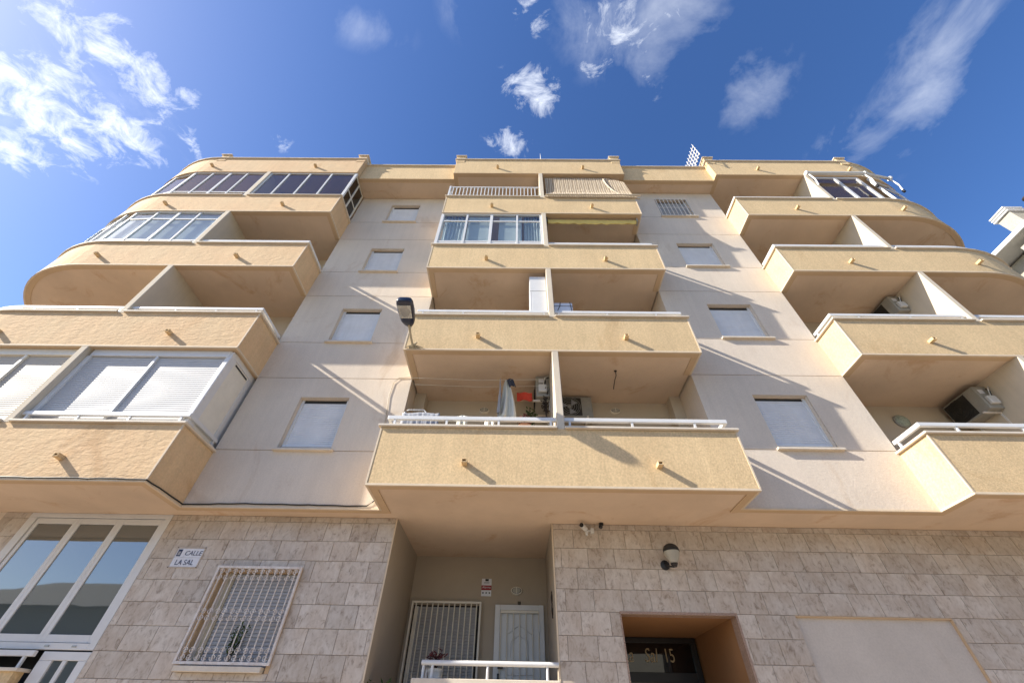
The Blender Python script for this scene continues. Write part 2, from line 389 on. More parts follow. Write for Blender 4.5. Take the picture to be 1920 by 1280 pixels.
PCA = [(CL, WL + .03), (CL, F), (.71, F)]
PCB = [(.84, F), (CR, F), (CR, WR + .03)]
PR = [(RX, WR + .03), (RX, F)] + arcR + [(15.2, 13.0)]
PRA = [(RX, WR + .03), (RX, F), (9.95, F)]
PRB = [(10.08, F)] + arcR + [(15.2, 13.0)]
B = tag(empty('apartment_building', (.7, F, 0)), 'cream and ochre apartment block with stacked balconies and rounded corners', 'building')

# core volumes behind the facade
core = MB()
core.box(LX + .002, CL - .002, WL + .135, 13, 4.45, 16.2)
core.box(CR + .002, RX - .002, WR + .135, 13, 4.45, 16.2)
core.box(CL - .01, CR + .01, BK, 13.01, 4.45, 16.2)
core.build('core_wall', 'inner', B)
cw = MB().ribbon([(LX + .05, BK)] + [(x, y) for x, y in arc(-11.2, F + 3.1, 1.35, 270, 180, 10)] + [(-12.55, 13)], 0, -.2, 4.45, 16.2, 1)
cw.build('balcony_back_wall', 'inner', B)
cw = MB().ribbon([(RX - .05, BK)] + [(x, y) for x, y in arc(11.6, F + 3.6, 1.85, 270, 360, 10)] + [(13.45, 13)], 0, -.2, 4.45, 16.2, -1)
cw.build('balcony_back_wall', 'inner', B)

# rendered wall panels between the balcony columns, split by recessed joints
def wall_panels(x0, x1, y, wx0, wx1, name):
    w = box(name, 'trim', B, x0 + .001, x1 - .001, y + .016, y + .12, 4.34, 15.72)
    zs = []
    for k in range(4): zs += [LV[k], LV[k] + 1.09]
    zs.append(LV[4] - .03)
    g = .007
    for i in range(len(zs) - 1):
        a, b = zs[i] + (g if i else 0), zs[i + 1] - g
        mb = MB()
        if i % 2 == 0: mb.box(x0, x1, y, y + .02, a, b)
        else:
            k = i // 2; s0, s1 = LV[k] + 1.115, LV[k] + 2.33
            if k == 3: s1 = LV[k] + 2.33
            # outline with a window opening, one continuous face strip round it
            xs = [x0, wx0, wx1, x1]; zz = [a, s0, s1, b]
            for ii in range(3):
                for jj in range(3):
                    if ii == 1 and jj == 1: continue
                    mb.box(xs[ii], xs[ii + 1], y, y + .02, zz[jj], zz[jj + 1])
        mb.build('wall_panel', 'wall', w)
    # the body is holed by a dark reveal box per window, see window()
    return w
WPL = wall_panels(LX, CL, WL, -4.53, -3.50, 'facade_wall')
WPR = wall_panels(CR, RX, WR, 4.80, 5.90, 'facade_wall')

def shutter(mb, x0, x1, y, z0, z1, pitch, depth):
    n = max(1, int(round((z1 - z0) / pitch))); p = (z1 - z0) / n
    pts = []
    for i in range(n):
        z = z0 + i * p
        pts += [(y + depth, z), (y + depth * .15, z + p * .12), (y, z + p * .5), (y + depth * .15, z + p * .86), (y + depth, z + p * .98)]
    o = len(mb.v)
    for yy, z in pts: mb.v += [(x0, yy, z), (x1, yy, z)]
    for i in range(len(pts) - 1): a = o + 2 * i; mb.f.append((a, a + 1, a + 3, a + 2))
    return mb

# the reveal is cut out of the backing: rebuild backing as strips
def cut_backing(w, x0, x1, y, wx0, wx1):
    mb = MB(); ya, yb = y + .016, y + .12
    mb.box(x0 + .001, wx0, ya, yb, 4.34, 15.72); mb.box(wx1, x1 - .001, ya, yb, 4.34, 15.72)
    zz = [4.34]
    for k in range(4): zz += [LV[k] + 1.115, LV[k] + 2.33]
    zz.append(15.72)
    for i in range(0, len(zz), 2): mb.box(wx0, wx1, ya, yb, zz[i], zz[i + 1])
    c = ORG[w]; me = bpy.data.meshes.new('facade_wall'); me.from_pydata([tuple(Vector(v) - c) for v in mb.v], [], mb.f); me.materials.append(M['trim']); w.data = me
cut_backing(WPL, LX, CL, WL, -4.53, -3.50); cut_backing(WPR, CR, RX, WR, 4.80, 5.90)
# re-cut the core so reveals stay open
def window(x0, x1, y, k, bars=False, roll=.0):
    z0, z1 = LV[k] + 1.115, LV[k] + 2.33
    fr = MB()   # jamb lining
    d = .13
    fr.box(x0, x0 + .012, y + .0205, y + d, z0, z1); fr.box(x1 - .012, x1, y + .0205, y + d, z0, z1); fr.box(x0 + .012, x1 - .012, y + .0205, y + d, z1 - .012, z1)
    w = fr.build('window', 'wall', B)
    yy = y + .085
    box('frame', 'white', w, x0 + .012, x0 + .066, yy, yy + .03, z0, z1 - .012, .004); box('frame', 'white', w, x1 - .066, x1 - .012, yy, yy + .03, z0, z1 - .012, .004)
    box('frame', 'white', w, x0 + .066, x1 - .066, yy, yy + .03, z0, z0 + .045, .004)
    box('shutter_slot_shadow', 'dark_grille', w, x0 + .066, x1 - .066, yy + .028, yy + .034, z1 - .075, z1 - .012)  # dark strip standing in for the shadow in the gap over the shutter
    shutter(MB(), x0 + .066, x1 - .066, y + .104, z0 + .045, z1 - .075 - random.choice((0, .01, .03)), .045, .009).build('roller_shutter', 'shutter_dim' if bars else 'shutter', w)
    if k < 2 or roll: f = MB().box(x0 + .03, x1 - .03, yy - .02, yy - .002, z0 + .085, z0 + .125).build('shutter_rail', 'white', w, .003)
    box('sill', 'coping', w, x0 - .05, x1 + .06, y - .07, y + .11, z0 - .045, z0 - .002, .006)
    if bars:
        xa, xb = x0 + .0, x1 + .0
        n = 9
        for i in range(n):
            x = xa + .02 + (xb - xa - .04) * i / (n - 1)
            box('bar', 'old_white', w, x - .009, x + .009, y - .035, y - .017, z0 - .002, z1 + .01)
        for z in (z0 + .03, z0 + .6, z1 - .02): box('cross_bar', 'old_white', w, xa, xb, y - .031, y - .021, z - .012, z + .012)
    return w
for k in range(4):
    window(-4.53, -3.50, WL, k); window(4.80, 5.90, WR, k, bars=(k == 3), roll=.1 if k == 2 else 0)

# balconies ---------------------------------------------------------------
def rail(parent, path, sg, z, m_='white', posts=1.05, name='rail', gap=.15, w=.055, h=.075):
    MB().ribbon(path, -.045, -.045 - w, z + gap, z + gap + h, sg).build(name, m_, parent, .008)
    pts = offset(path, -.045 - w / 2, sg)
    L = [0]
    for a, b in zip(pts, pts[1:]): L.append(L[-1] + (Vector(b) - Vector(a)).length)
    n = max(2, int(round(L[-1] / posts)) + 1)
    for i in range(n):
        t = .10 + (L[-1] - .2) * i / (n - 1); j = 0
        while j < len(L) - 2 and L[j + 1] < t: j += 1
        q = Vector(pts[j]).lerp(Vector(pts[j + 1]), (t - L[j]) / (L[j + 1] - L[j]))
        MB().box(q.x - .018, q.x + .018, q.y - .018, q.y + .018, z - .002, z + gap + .003).build('post', m_, parent)
_sc = None
def scupper(parent, x, y, z):
    mb = MB(); w, h, d = .042, .032, .125
    # open channel spout: floor, two cheeks, lid
    mb.box(x - w, x + w, y - d, y + .02, z - h, z - h + .014); mb.box(x - w, x - w + .014, y - d, y + .02, z - h + .014, z + h - .014)
    mb.box(x + w - .014, x + w, y - d, y + .02, z - h + .014, z + h - .014); mb.box(x - w, x + w, y - d, y + .02, z + h - .014, z + h)
    return mb.build('drain_spout', 'ochre', parent, .003)
def balcony(path, sg, bays, k, m_, sx, slab, rails):
    z = LV[k]; top = z + PH - .042
    b = MB().ribbon(path, 0, -.15, z + .004, top, sg).build('balcony', m_, B, .012)
    MB().ribbon(path, .007, -.03, z - .003, z + .03, sg).build('drip_edge', 'bead', b)
    MB().ribbon(path, -.031, -.15, z, z + .05, sg).build('edge_band', 'trim', b)
    if k: MB().prism(slab, z + .016, z + .22).build('soffit', 'soffit', b)
    for i, bp in enumerate(bays):
        MB().ribbon(bp, .05, -.19, top + .001, top + .042, sg).build('coping', 'coping', b, .008, )
        if rails and rails[i]: rail(b, bp, sg, z + PH)
    corners = [path[1]] + ([path[2]] if len(path) == 4 else [])
    for c in corners:
        MB().box(c[0] - .014, c[0] + .014, c[1] - .006, c[1] + .014, z + .031, top - .001).build('corner_bead', 'bead', b)
    for x in sx: scupper(b, x, F, z + .37)
    return b
slabL = [(LX - .03, 12.9), (LX - .03, F + .04)] + [(x, y) for x, y in offset(arcL, -.03, 1)] + [(-14.27, 12.9)]
slabC = [(CL + .03, 8.5), (CL + .03, F + .04), (CR - .03, F + .04), (CR - .03, 8.5)]
slabR = [(RX + .03, 12.9), (RX + .03, F + .04)] + [(x, y) for x, y in offset(arcR, -.03, -1)] + [(15.17, 12.9)]
def partition(x0, x1, k, y1=BK):
    return MB().box(x0, x1, F - .004, y1 + .02, LV[k] + PH - .045, LV[k + 1] + .03).build('partition', 'partition', B, .01)
for k in range(4):
    balcony(PL, 1, [PLA, PLB], k, 'ochre_trowel', (-7.28, -10.93), slabL, [k < 2 or k == 2, k in (1, 2)])
    balcony(PC, -1, [PCA, PCB], k, 'ochre', (-.80, 2.27), slabC, [k < 3, k < 3])
    balcony(PR, -1, [PRA, PRB], k, 'ochre', (8.52, 11.74), slabR, [True, k < 3])
    partition(-8.87, -8.73, k); partition(.71, .84, k); partition(9.95, 10.08, k)
    # pier stubs inside the middle balconies
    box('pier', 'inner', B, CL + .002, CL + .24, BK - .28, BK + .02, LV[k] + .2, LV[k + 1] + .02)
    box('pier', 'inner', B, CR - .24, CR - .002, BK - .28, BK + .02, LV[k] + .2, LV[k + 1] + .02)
# side cheeks of the balcony recesses
for x, s, y in ((LX, -1, WL), (CL, 1, WL), (CR, -1, WR), (RX, 1, WR)):
    box('recess_cheek', 'wall', B, min(x, x - s * .10) + .0, max(x, x - s * .10) - .0, y + .021, BK + .05, 4.46, 15.70)

# underside of the first floor over the street, all along the building
outline = list(reversed(offset(arcL, -.03, 1))) + [(LX - .03, F + .04), (LX - .03, WL + .1), (CL + .03, WL + .1), (CL + .03, F + .04), (CR - .03, F + .04), (CR - .03, WR + .1), (RX + .03, WR + .1), (RX + .03, F + .04)] + offset(arcR, -.03, -1) + [(15.17, 12.9), (-14.27, 12.9)]
MB().prism(outline, 4.346, 4.55).build('soffit', 'soffit', B)
MB().box(LX + .0, CL - .0, WL - .007, WL + .03, 4.327, 4.36).build('drip_edge', 'bead', B)
MB().box(CR + .0, RX - .0, WR - .007, WR + .03, 4.327, 4.36).build('drip_edge', 'bead', B)
MB().box(LX - .149, CL + .149, WL + .031, WL + .15, 4.33, 4.36).build('edge_band', 'trim', B)
MB().box(CR - .149, RX + .149, WR + .031, WR + .15, 4.33, 4.36).build('edge_band', 'trim', B)

# roof line -----------------------------------------------------------------
RT = 16.93
def roof_parapet(path, sg, m_, sx, posts, slab):
    z = LV[4]
    b = MB().ribbon(path, 0, -.15, z + .004, RT - .045, sg).build('roof_parapet', m_, B, .012)
    MB().ribbon(path, -.0, -.14, z, z + .03, sg).build('edge_band', 'trim', b)
    MB().prism(slab, z + .016, z + .25).build('soffit', 'soffit', b)
    MB().ribbon(path, .05, -.20, RT - .044, RT, sg).build('coping', 'coping', b, .008)
    for x, y, in posts:
        MB().box(x - .16, x + .16, y - .012, y + .30, RT - .25, RT + .25).build('post', m_, b, .01)
        MB().box(x - .20, x + .20, y - .06, y + .34, RT + .251, RT + .29).build('cap', 'coping', b, .006)
    for x in sx: scupper(b, x, F, z + .43)
    return b
roof_parapet(PL, 1, 'ochre_trowel', (-7.3, -11.05), [(LX - .15, F), (-11.05, F)], slabL)
roof_parapet(PC, -1, 'ochre', (-.74, 2.3), [(CL + .15, F), (CR - .15, F)], slabC)
roof_parapet(PR, -1, 'ochre', (8.52, 11.76), [(RX + .15, F), (11.95, F)], slabR)
for xa, xb, y in ((LX + .002, CL - .002, WL), (CR + .002, RX - .002, WR)):
    b = box('roof_parapet', 'ochre', B, xa, xb, 6.11, 6.26, LV[4] - .026, RT - .145, .008)
    box('coping', 'coping', b, xa, xb, 6.05, 6.32, RT - .144, RT - .10, .006)
    box('edge_band', 'trim', b, xa, xb, 6.125, 6.24, LV[4] - .03, LV[4] - .02)
    box('soffit', 'soffit', b, xa, xb, 6.22, y + .2, LV[4] - .012, LV[4] + .2)
MB().box(-13.0, 14.0, 7.0, 12.9, 16.0, 16.2).build('roof_deck', 'terracotta', B)

# glazed-in balconies ---------------------------------------------------------
def glazing(path, sg, z0, z1, pane, low=None, high=None, fw=.055, name='glazed_enclosure', stout=(), frame='white', off=-.06, mw=None):
    """frame posts at each plan point of path, a pane in each gap, optional transoms"""
    e = MB().ribbon(path, off + .028, off - .028, z1 - fw, z1, sg).build(name, frame, B, .004)
    MB().ribbon(path, off + .028, off - .028, z0, z0 + fw, sg).build('bottom_rail', frame, e, .004)
    pts = [Vector(p) for p in offset(path, off, sg)]
    for i, p in enumerate(pts):
        w = (fw * 1.5 if i in stout else fw) / 2
        d = (pts[min(i + 1, len(pts) - 1)] - pts[max(i - 1, 0)]).normalized(); n = Vector((-d.y, d.x))
        c = [p + d * w + n * .031, p + d * w - n * .031, p - d * w - n * .031, p - d * w + n * .031]
        MB().prism([tuple(q) for q in c], z0 + .002, z1 - .002).build('mullion', frame, e, .003)
    levels = [z0 + fw] + [t for t in (low, high) if t] + [z1 - fw]
    for t in (low, high):
        if t: MB().ribbon(path, off + .022, off - .022, t - fw * .45, t + fw * .45, sg).build('transom', frame, e, .003)
    for i in range(len(pts) - 1):
        for a, b in zip(levels, levels[1:]):
            pa, pb = pts[i], pts[i + 1]
            MB().poly([(*pa, a), (*pb, a), (*pb, b), (*pa, b)], [(0, 1, 2, 3)]).build('pane', pane, e, solid=.006)
    return e
def subdiv(path_pts): return path_pts
z = LV[3]; za, zb = z + PH + .001, LV[4] - .002
aL = offset(arcL, 0, 1)
glazing([(-8.90, F), (-9.56, F), (-10.16, F), (-10.78, F), (-11.42, F + .005)], 1, za, zb, 'glass_dark', low=za + .30, stout=(2,), name='glazed_enclosure')
glazing([arcL[1], arcL[4], arcL[6], arcL[8], arcL[11]], 1, za, zb, 'glass_dark', low=za + .30)
e = glazing([(LX - .02, F), (-6.56, F), (-7.32, F), (-8.06, F), (-8.70, F)], 1, za, zb, 'glass_dark', stout=(0,))
glazing([(LX, 6.78), (LX, 6.36), (LX, F + .07)], 1, za, zb, 'glass_bronze', frame='cream_white', off=-.05, low=za + .75)
z = LV[2]; za, zb = z + PH + .001, LV[3] - .002
glazing([(-8.90, F), (-9.62, F), (-10.26, F), (-10.93, F), (-11.62, F + .03)], 1, za, zb, 'glass_clear', low=za + .19, high=zb - .42, stout=(2,))
glazing([arcL[3], arcL[6], arcL[8], arcL[11]], 1, za, zb, 'glass_clear', low=za + .19, high=zb - .42)
ec = glazing([(CL + .03, F), (-1.51, F), (-.78, F), (-.02, F), (.69, F)], -1, za, zb, 'glass_clear', low=za + .25, high=zb - .42, stout=(0, 2, 4))
glazing([(CL + .0, WL - .03), (CL + .0, F + .07)], -1, za, zb, 'glass_clear', low=za + .25, high=zb - .42, off=-.05)
# sheer curtains behind the middle glazing
def curtain(x0, x1, y, z0, z1, parent, waves, amp=.03, m_='sheer'):
    MB().grid(lambda u, v: (x0 + (x1 - x0) * u, y + amp * math.sin(u * waves * 6.283) * (.6 + .4 * v) + .008 * math.sin(v * 5 + u * 9), z0 + (z1 - z0) * v), int(waves * 12), 6).build('curtain', m_, parent, smooth=True, solid=.002)
curtain(CL + .12, -1.55, F + .16, za, zb, ec, 6); curtain(.18, .66, F + .16, za, zb, ec, 6)
box('blind', 'sheer', ec, -1.47, -.82, F + .125, F + .13, za, zb - .03); box('blind', 'sheer', ec, -.55, .12, F + .125, F + .13, za, zb - .03)
# white blinds behind the curved corner glazing
MB().ribbon([(-8.95, F), (-11.2, F)] + arcL[1:12], -.14, -.145, za, zb - .02, 1).build('blind', 'sheer', B)

# first-floor enclosure with roller shutters (left column)
z = LV[0]; za, zb = z + PH + .001, LV[1] - .002
def shutter_bay(xs, y, m_, fm, side=False):
    e = MB().box(xs[0], xs[-1], y - .02, y + .10, zb - .16, zb).build('shuttered_enclosure', fm, B, .006)
    box('sill_beam', fm, e, xs[0], xs[-1], y + .01, y + .07, za, za + .05, .006)
    for x in xs:
        w = .045 if x in (xs[0], xs[-1]) else .028
        MB().box(x - w, x + w, y - .012, y + .08, za + .002, zb - .161).build('guide_post', fm, e, .005)
    for a, b in zip(xs, xs[1:]):
        shutter(MB(), a + .03, b - .03, y + .028, za + .14, zb - .17, .047, .011).build('roller_shutter', m_, e)
        box('sill_rail', fm, e, a + .046, b - .046, y + .012, y + .06, za + .06, za + .135, .006)
    return e
e1 = shutter_bay([-8.68, -7.28, LX - .14], F + .12, 'shutter_grey', 'white')
XS = LX - .085
MB().box(XS - .06, XS, F + .11, F + .19, za, zb - .02).build('corner_post', 'white', e1, .006)
MB().box(XS - .04, XS - .006, F + .191, BK + .02, zb - .12, zb).build('side_frame', 'white', e1, .004)
MB().box(XS - .04, XS - .006, F + .191, F + .30, za, zb - .121).build('side_frame', 'white', e1, .004)
MB().box(XS - .04, XS - .006, WL - .10, BK + .02, za, zb - .121).build('side_frame', 'white', e1, .004)
MB().box(XS - .035, XS - .016, F + .301, WL - .101, za + .03, zb - .125).build('side_panel', 'cream_white', e1)
MB().box(XS - .012, XS - .004, F + .34, WL - .14, zb - .20, zb - .17).build('side_slot', 'dark_grille', e1)
e2 = shutter_bay([-11.0, -9.98, -8.92], F + .12, 'shutter_warm', 'cream_white')

# fourth floor: picket railing
za = LV[3] + PH
pk = MB(); pk.box(CL + .02, .70, F + .02, F + .06, za + .71, za + .76); pk.box(CL + .02, .70, F + .02, F + .06, za + .06, za + .10)
pk.box(CL + .0, CL + .06, F + .01, F + .07, za, za + .78)
pk = pk.build('picket_railing', 'white', B, .004)
for i in range(24):
    x = CL + .13 + i * (.70 - CL - .16) / 24
    MB().box(x - .014, x + .014, F + .028, F + .052, za + .101, za + .709).build('picket', 'white', pk)
for i in range(4):
    y = F + .18 + i * .2
    MB().box(CL + .018, CL + .042, y - .014, y + .014, za, za + .74).build('picket', 'white', pk)
box('top_bar', 'white', pk, CL + .01, CL + .05, F + .071, WL - .02, za + .71, za + .76)

# open fifth-floor right bay: dark windows
zc_ = LV[3] + PH; zb = LV[4] - .002
gw = glazing([(10.12, F + .02), (10.98, F + .02), (11.75, F + .02)], -1, zc_ + .002, zb - .02, 'glass_dark', fw=.10, off=-.06)
glazing([arcR[2], arcR[5], arcR[8], arcR[11]], -1, zc_ + .002, zb - .02, 'glass_dark', fw=.09, low=zb - .6)

# ------------------------------------------------------------------ ground floor
TL, TR, RB = 7.24, 7.38, 9.3
RL, RRr = -2.07, .665                              # entrance recess sides
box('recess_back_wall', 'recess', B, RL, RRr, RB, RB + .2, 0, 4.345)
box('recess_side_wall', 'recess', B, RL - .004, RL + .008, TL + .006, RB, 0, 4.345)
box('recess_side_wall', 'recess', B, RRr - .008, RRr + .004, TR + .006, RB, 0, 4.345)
box('corner_bead', 'bead', B, RRr - .012, RRr + .012, TR - .006, TR + .012, .2, 4.344)
box('corner_bead', 'bead', B, RL - .012, RL + .012, TL - .006, TL + .012, .2, 4.344)
box('recess_floor', 'paving', B, RL, RRr, 7.2, RB, 0, 1.2)
# tiles
tile_meshes = {}
def tile_mesh(w, h):
    key = (round(w, 3), round(h, 3))
    if key in tile_meshes: return tile_meshes[key]
    b = .0025; x, zz = w / 2, h / 2
    v = [(-x, .012, -zz), (x, .012, -zz), (x, .012, zz), (-x, .012, zz), (-x, .003, -zz), (x, .003, -zz), (x, .003, zz), (-x, .003, zz), (-x + b, 0, -zz + b), (x - b, 0, -zz + b), (x - b, 0, zz - b), (-x + b, 0, zz - b)]
    f = [(8, 9, 10, 11)]
    for i in range(4):
        j = (i + 1) % 4; f += [(i, j, 4 + j, 4 + i), (4 + i, 4 + j, 8 + j, 8 + i)]
    me = bpy.data.meshes.new('tile'); me.from_pydata(v, [], f); me.materials.append(M['tile']); me.update(); tile_meshes[key] = me; return me
TW, TH, GP = .447, .305, .005
def tile_wall(name, x0, x1, y, holes, phase, zmin=1.5, back=(), deep=12.3):
    # masonry behind the tiles, with the openings left out
    mb = MB()
    for b_ in back or [(x0, x1, 0, 4.344, y + .0125)]: mb.box(b_[0], b_[1], b_[4], deep, b_[2], b_[3])
    w = mb.build(name, 'tile_back', B)
    rows = []; t = 4.25
    rows.append((4.25, 4.344))
    while t > zmin: rows.append((t - TH, t)); t -= TH
    ph = [random.uniform(-.04, .04) for _ in rows]
    def put(xa, xb, za_, zb_):
        if xb - xa < .03 or zb_ - za_ < .02: return
        g = GP / 2
        ob = bpy.data.objects.new('tile', tile_mesh(xb - xa - 2 * g, zb_ - za_ - 2 * g)); col.objects.link(ob)
        ob.rotation_euler = (random.uniform(-.004, .004), random.uniform(-.001, .001), random.uniform(-.004, .004))
        place(ob, ((xa + xb) / 2, y + random.uniform(-.001, .001), (za_ + zb_) / 2), w)
    for r, (z0, z1) in enumerate(rows):
        x = x0 - TW * ((phase + .5 * (r % 2) + ph[r]) % 1.0)
        while x < x1:
            xa, xb = max(x, x0), min(x + TW, x1)
            hit = [h for h in holes if h[0] < xb and h[1] > xa and h[2] < z1 - .01 and h[3] > z0 + .01]
            if not hit: put(xa, xb, z0, z1)
            else:
                h = hit[0]
                put(xa, min(xb, h[0]), z0, z1); put(max(xa, h[1]), xb, z0, z1)
                xm, xn = max(xa, h[0]), min(xb, h[1])
                put(xm, xn, max(z0, h[3]), z1) if h[3] > z0 else None
                put(xm, xn, z0, min(z1, h[2])) if h[2] < z1 else None
            x += TW
    return w
k_ = TL + .0125
tile_wall('tiled_wall', -6.05, RL - .012, TL, [(-4.76, -3.42, 2.20, 3.50)], .3, 1.75,
          [(-6.05, -4.76, 0, 4.344, k_), (-3.42, RL - .004, 0, 4.344, k_), (-4.76, -3.42, 0, 2.20, k_), (-4.76, -3.42, 3.50, 4.344, k_), (-4.75, -3.43, 2.21, 3.49, TL + .12)])
tile_wall('tiled_wall', -9.06, -8.58, TL, [], .1, 2.9)
k_ = TR + .0125
tile_wall('tiled_wall', RRr + .012, 9.9, TR, [(1.64, 3.45, 0, 3.03), (4.34, 6.73, 0, 3.03)], .72, 1.75,
          [(RRr + .004, 1.64, 0, 4.344, k_), (1.64, 3.45, 3.045, 4.344, k_), (3.452, 4.34, 0, 4.344, k_), (4.34, 6.73, 3.03, 4.344, k_), (6.73, 14.6, 0, 4.344, k_), (4.33, 6.74, 0, 3.02, TR + .06)])
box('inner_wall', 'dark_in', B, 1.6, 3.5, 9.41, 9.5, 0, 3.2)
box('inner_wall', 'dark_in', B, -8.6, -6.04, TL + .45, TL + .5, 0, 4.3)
box('side_street_wall', 'wall', B, -13.5, -9.06, TL + .014, 12.5, 0, 4.345)
# rendered blind panel
pn = box('blind_panel', 'panel', B, 4.34, 6.73, TR + .05, TR + .06, .3, 3.03)
box('panel_edge', 'trim', B, 4.34, 6.73, TR + .004, TR + .049, 3.012, 3.03)
box('panel_edge', 'trim', B, 6.715, 6.73, TR + .004, TR + .049, .3, 3.011)

# portal with the street door
box('portal_ceiling', 'orange', B, 1.642, 3.448, TR + .20, 9.40, 3.018, 3.04)
box('portal_side_wall', 'orange', B, 3.436, 3.452, TR + .20, 9.40, .1, 3.017)
box('portal_side_wall', 'orange', B, 1.638, 1.654, TR + .20, 9.40, .1, 3.017)
box('portal_lintel', 'granite', B, 1.642, 3.448, TR - .004, TR + .199, 3.008, 3.045)
box('portal_jamb', 'granite', B, 3.42, 3.452, TR - .004, TR + .199, .1, 3.007)
box('portal_jamb', 'granite', B, 1.638, 1.660, TR - .004, TR + .199, .1, 3.007)
dr = MB(); dr.box(1.655, 3.40, 9.30, 9.38, 2.93, 3.010); dr.box(3.30, 3.40, 9.30, 9.38, .15, 2.929); dr.box(1.655, 1.75, 9.30, 9.38, .15, 2.929)
dr.box(1.751, 3.299, 9.30, 9.38, 2.36, 2.50)
dr = dr.build('street_door', 'black', B, .006)
box('transom_pane', 'glass_door', dr, 1.75, 3.30, 9.335, 9.345, 2.50, 2.93)
box('door_leaf', 'glass_door', dr, 1.75, 3.30, 9.335, 9.35, .15, 2.36)
text('lettering', 'La', .30, (2.11, 9.326, 2.735), 'gold', dr, .003, shear=.2, sx=.72)
text('lettering', 'Sal', .30, (2.53, 9.326, 2.735), 'gold', dr, .003, shear=.2, sx=.72)
text('lettering', '15', .29, (2.87, 9.326, 2.735), 'gold', dr, .003, sx=.72)

# tall street window and glazed door on the left
WY = TL + .03
tw = MB(); tw.box(-8.58, -6.05, WY - .035, WY + .05, 4.27, 4.344); tw.box(-8.58, -8.44, WY - .035, WY + .05, 2.42, 4.269); tw.box(-6.15, -6.05, WY - .035, WY + .05, 2.42, 4.269); tw.box(-8.439, -6.151, WY - .035, WY + .05, 2.42, 2.50)
tw = tw.build('street_window', 'white', B, .006)
for a, b in ((-8.43, -7.68), (-7.68, -6.93), (-6.93, -6.155)):
    s = MB(); s.box(a, a + .065, WY - .015, WY + .03, 2.505, 4.262); s.box(b - .065, b, WY - .015, WY + .03, 2.505, 4.262); s.box(a + .066, b - .066, WY - .015, WY + .03, 4.17, 4.262); s.box(a + .066, b - .066, WY - .015, WY + .03, 2.505, 2.60)
    s = s.build('sash', 'white', tw, .005)
    box('pane', 'glass_street', s, a + .066, b - .066, WY + .004, WY + .010, 2.601, 4.169)
for x in (-6.75, -6.35): box('latch', 'grey_metal', tw, x - .03, x + .03, WY - .048, WY - .036, 2.45, 2.47)
gd = MB(); gd.box(-6.74, -6.05, WY - .03, WY + .04, 2.30, 2.40); gd.box(-6.17, -6.05, WY - .03, WY + .04, .3, 2.299); gd.box(-6.74, -6.55, WY - .03, WY + .04, .3, 2.299); gd.box(-6.40, -6.34, WY - .025, WY + .035, .3, 2.299)
gd = gd.build('glazed_door', 'white', B, .006)
box('pane', 'glass_street', gd, -6.549, -6.401, WY, WY + .01, .4, 2.299); box('pane', 'glass_street', gd, -6.339, -6.171, WY, WY + .01, .4, 2.299)
lw = box('terrace_wall', 'ochre', B, -9.0, -6.84, TL - .14, TL + .02, .1, 2.16)
box('coping', 'coping', lw, -9.0, -6.79, TL - .18, TL + .05, 2.161, 2.20, .006)
box('rail', 'white', lw, -9.0, -6.78, TL - .10, TL - .04, 2.33, 2.40, .01)
for x in (-6.90, -8.0): box('post', 'white', lw, x - .018, x + .018, TL - .09, TL - .055, 2.20, 2.332)
box('dark_window', 'glass_street', B, -10.4, -9.07, TL + .006, TL + .012, 2.2, 4.20)

# barred window with scrolls
SY = TL
bw = box('barred_window', 'wall', B, -4.70, -3.46, SY + .10, SY + .11, 2.27, 3.50)
mb = MB(); mb.box(-4.76, -4.70, SY + .002, SY + .10, 2.2, 3.50); mb.box(-3.48, -3.42, SY + .002, SY + .10, 2.2, 3.50); mb.box(-4.699, -3.481, SY + .002, SY + .10, 3.46, 3.50)
mb.build('reveal', 'trim', bw)
box('shutter_guide', 'tan_metal', bw, -4.60, -4.50, SY + .06, SY + .095, 2.27, 3.46)
shutter(MB(), -4.50, -3.50, SY + .075, 2.27, 3.45, .05, .012).build('roller_shutter', 'shutter_dim', bw)
box('sill', 'coping', bw, -4.73, -3.50, SY - .09, SY + .10, 2.20, 2.265, .006)
GY = SY - .055
mb = MB(); mb.box(-4.78, -4.745, GY - .018, GY + .018, 2.28, 3.53); mb.box(-3.445, -3.41, GY - .018, GY + .018, 2.28, 3.53)
mb.box(-4.744, -3.446, GY - .018, GY + .018, 3.495, 3.53); mb.box(-4.744, -3.446, GY - .018, GY + .018, 2.28, 2.315)
mb.build('grille_frame', 'rust', bw, .003)
NB = 12
for i in range(NB):
    x = -4.744 + 1.298 * (i + .5) / NB
    MB().tube([(x, GY, 2.316), (x, GY, 3.494)], .009, 6).build('bar', 'rust', bw)
def scroll(cx, cz, s, flip):
    pts = []
    for i in range(22):
        t = i / 21; a = t * 1.5 * 6.283; r_ = s * (1 - .78 * t)
        pts.append((cx + flip[0] * r_ * math.cos(a), GY - .006, cz + flip[1] * r_ * math.sin(a)))
    return pts
for cz in (3.41, 2.87, 2.40):
    for i in range(6):
        cx = -4.744 + 1.298 * (i + .5) / 6
        mb = MB()
        for fx in (-1, 1):
            for fz in (-1, 1): mb.tube(scroll(cx + fx * .048, cz + fz * .038, .042, (fx, fz)), .0055, 5)
        mb.build('scroll', 'rust', bw, smooth=True)

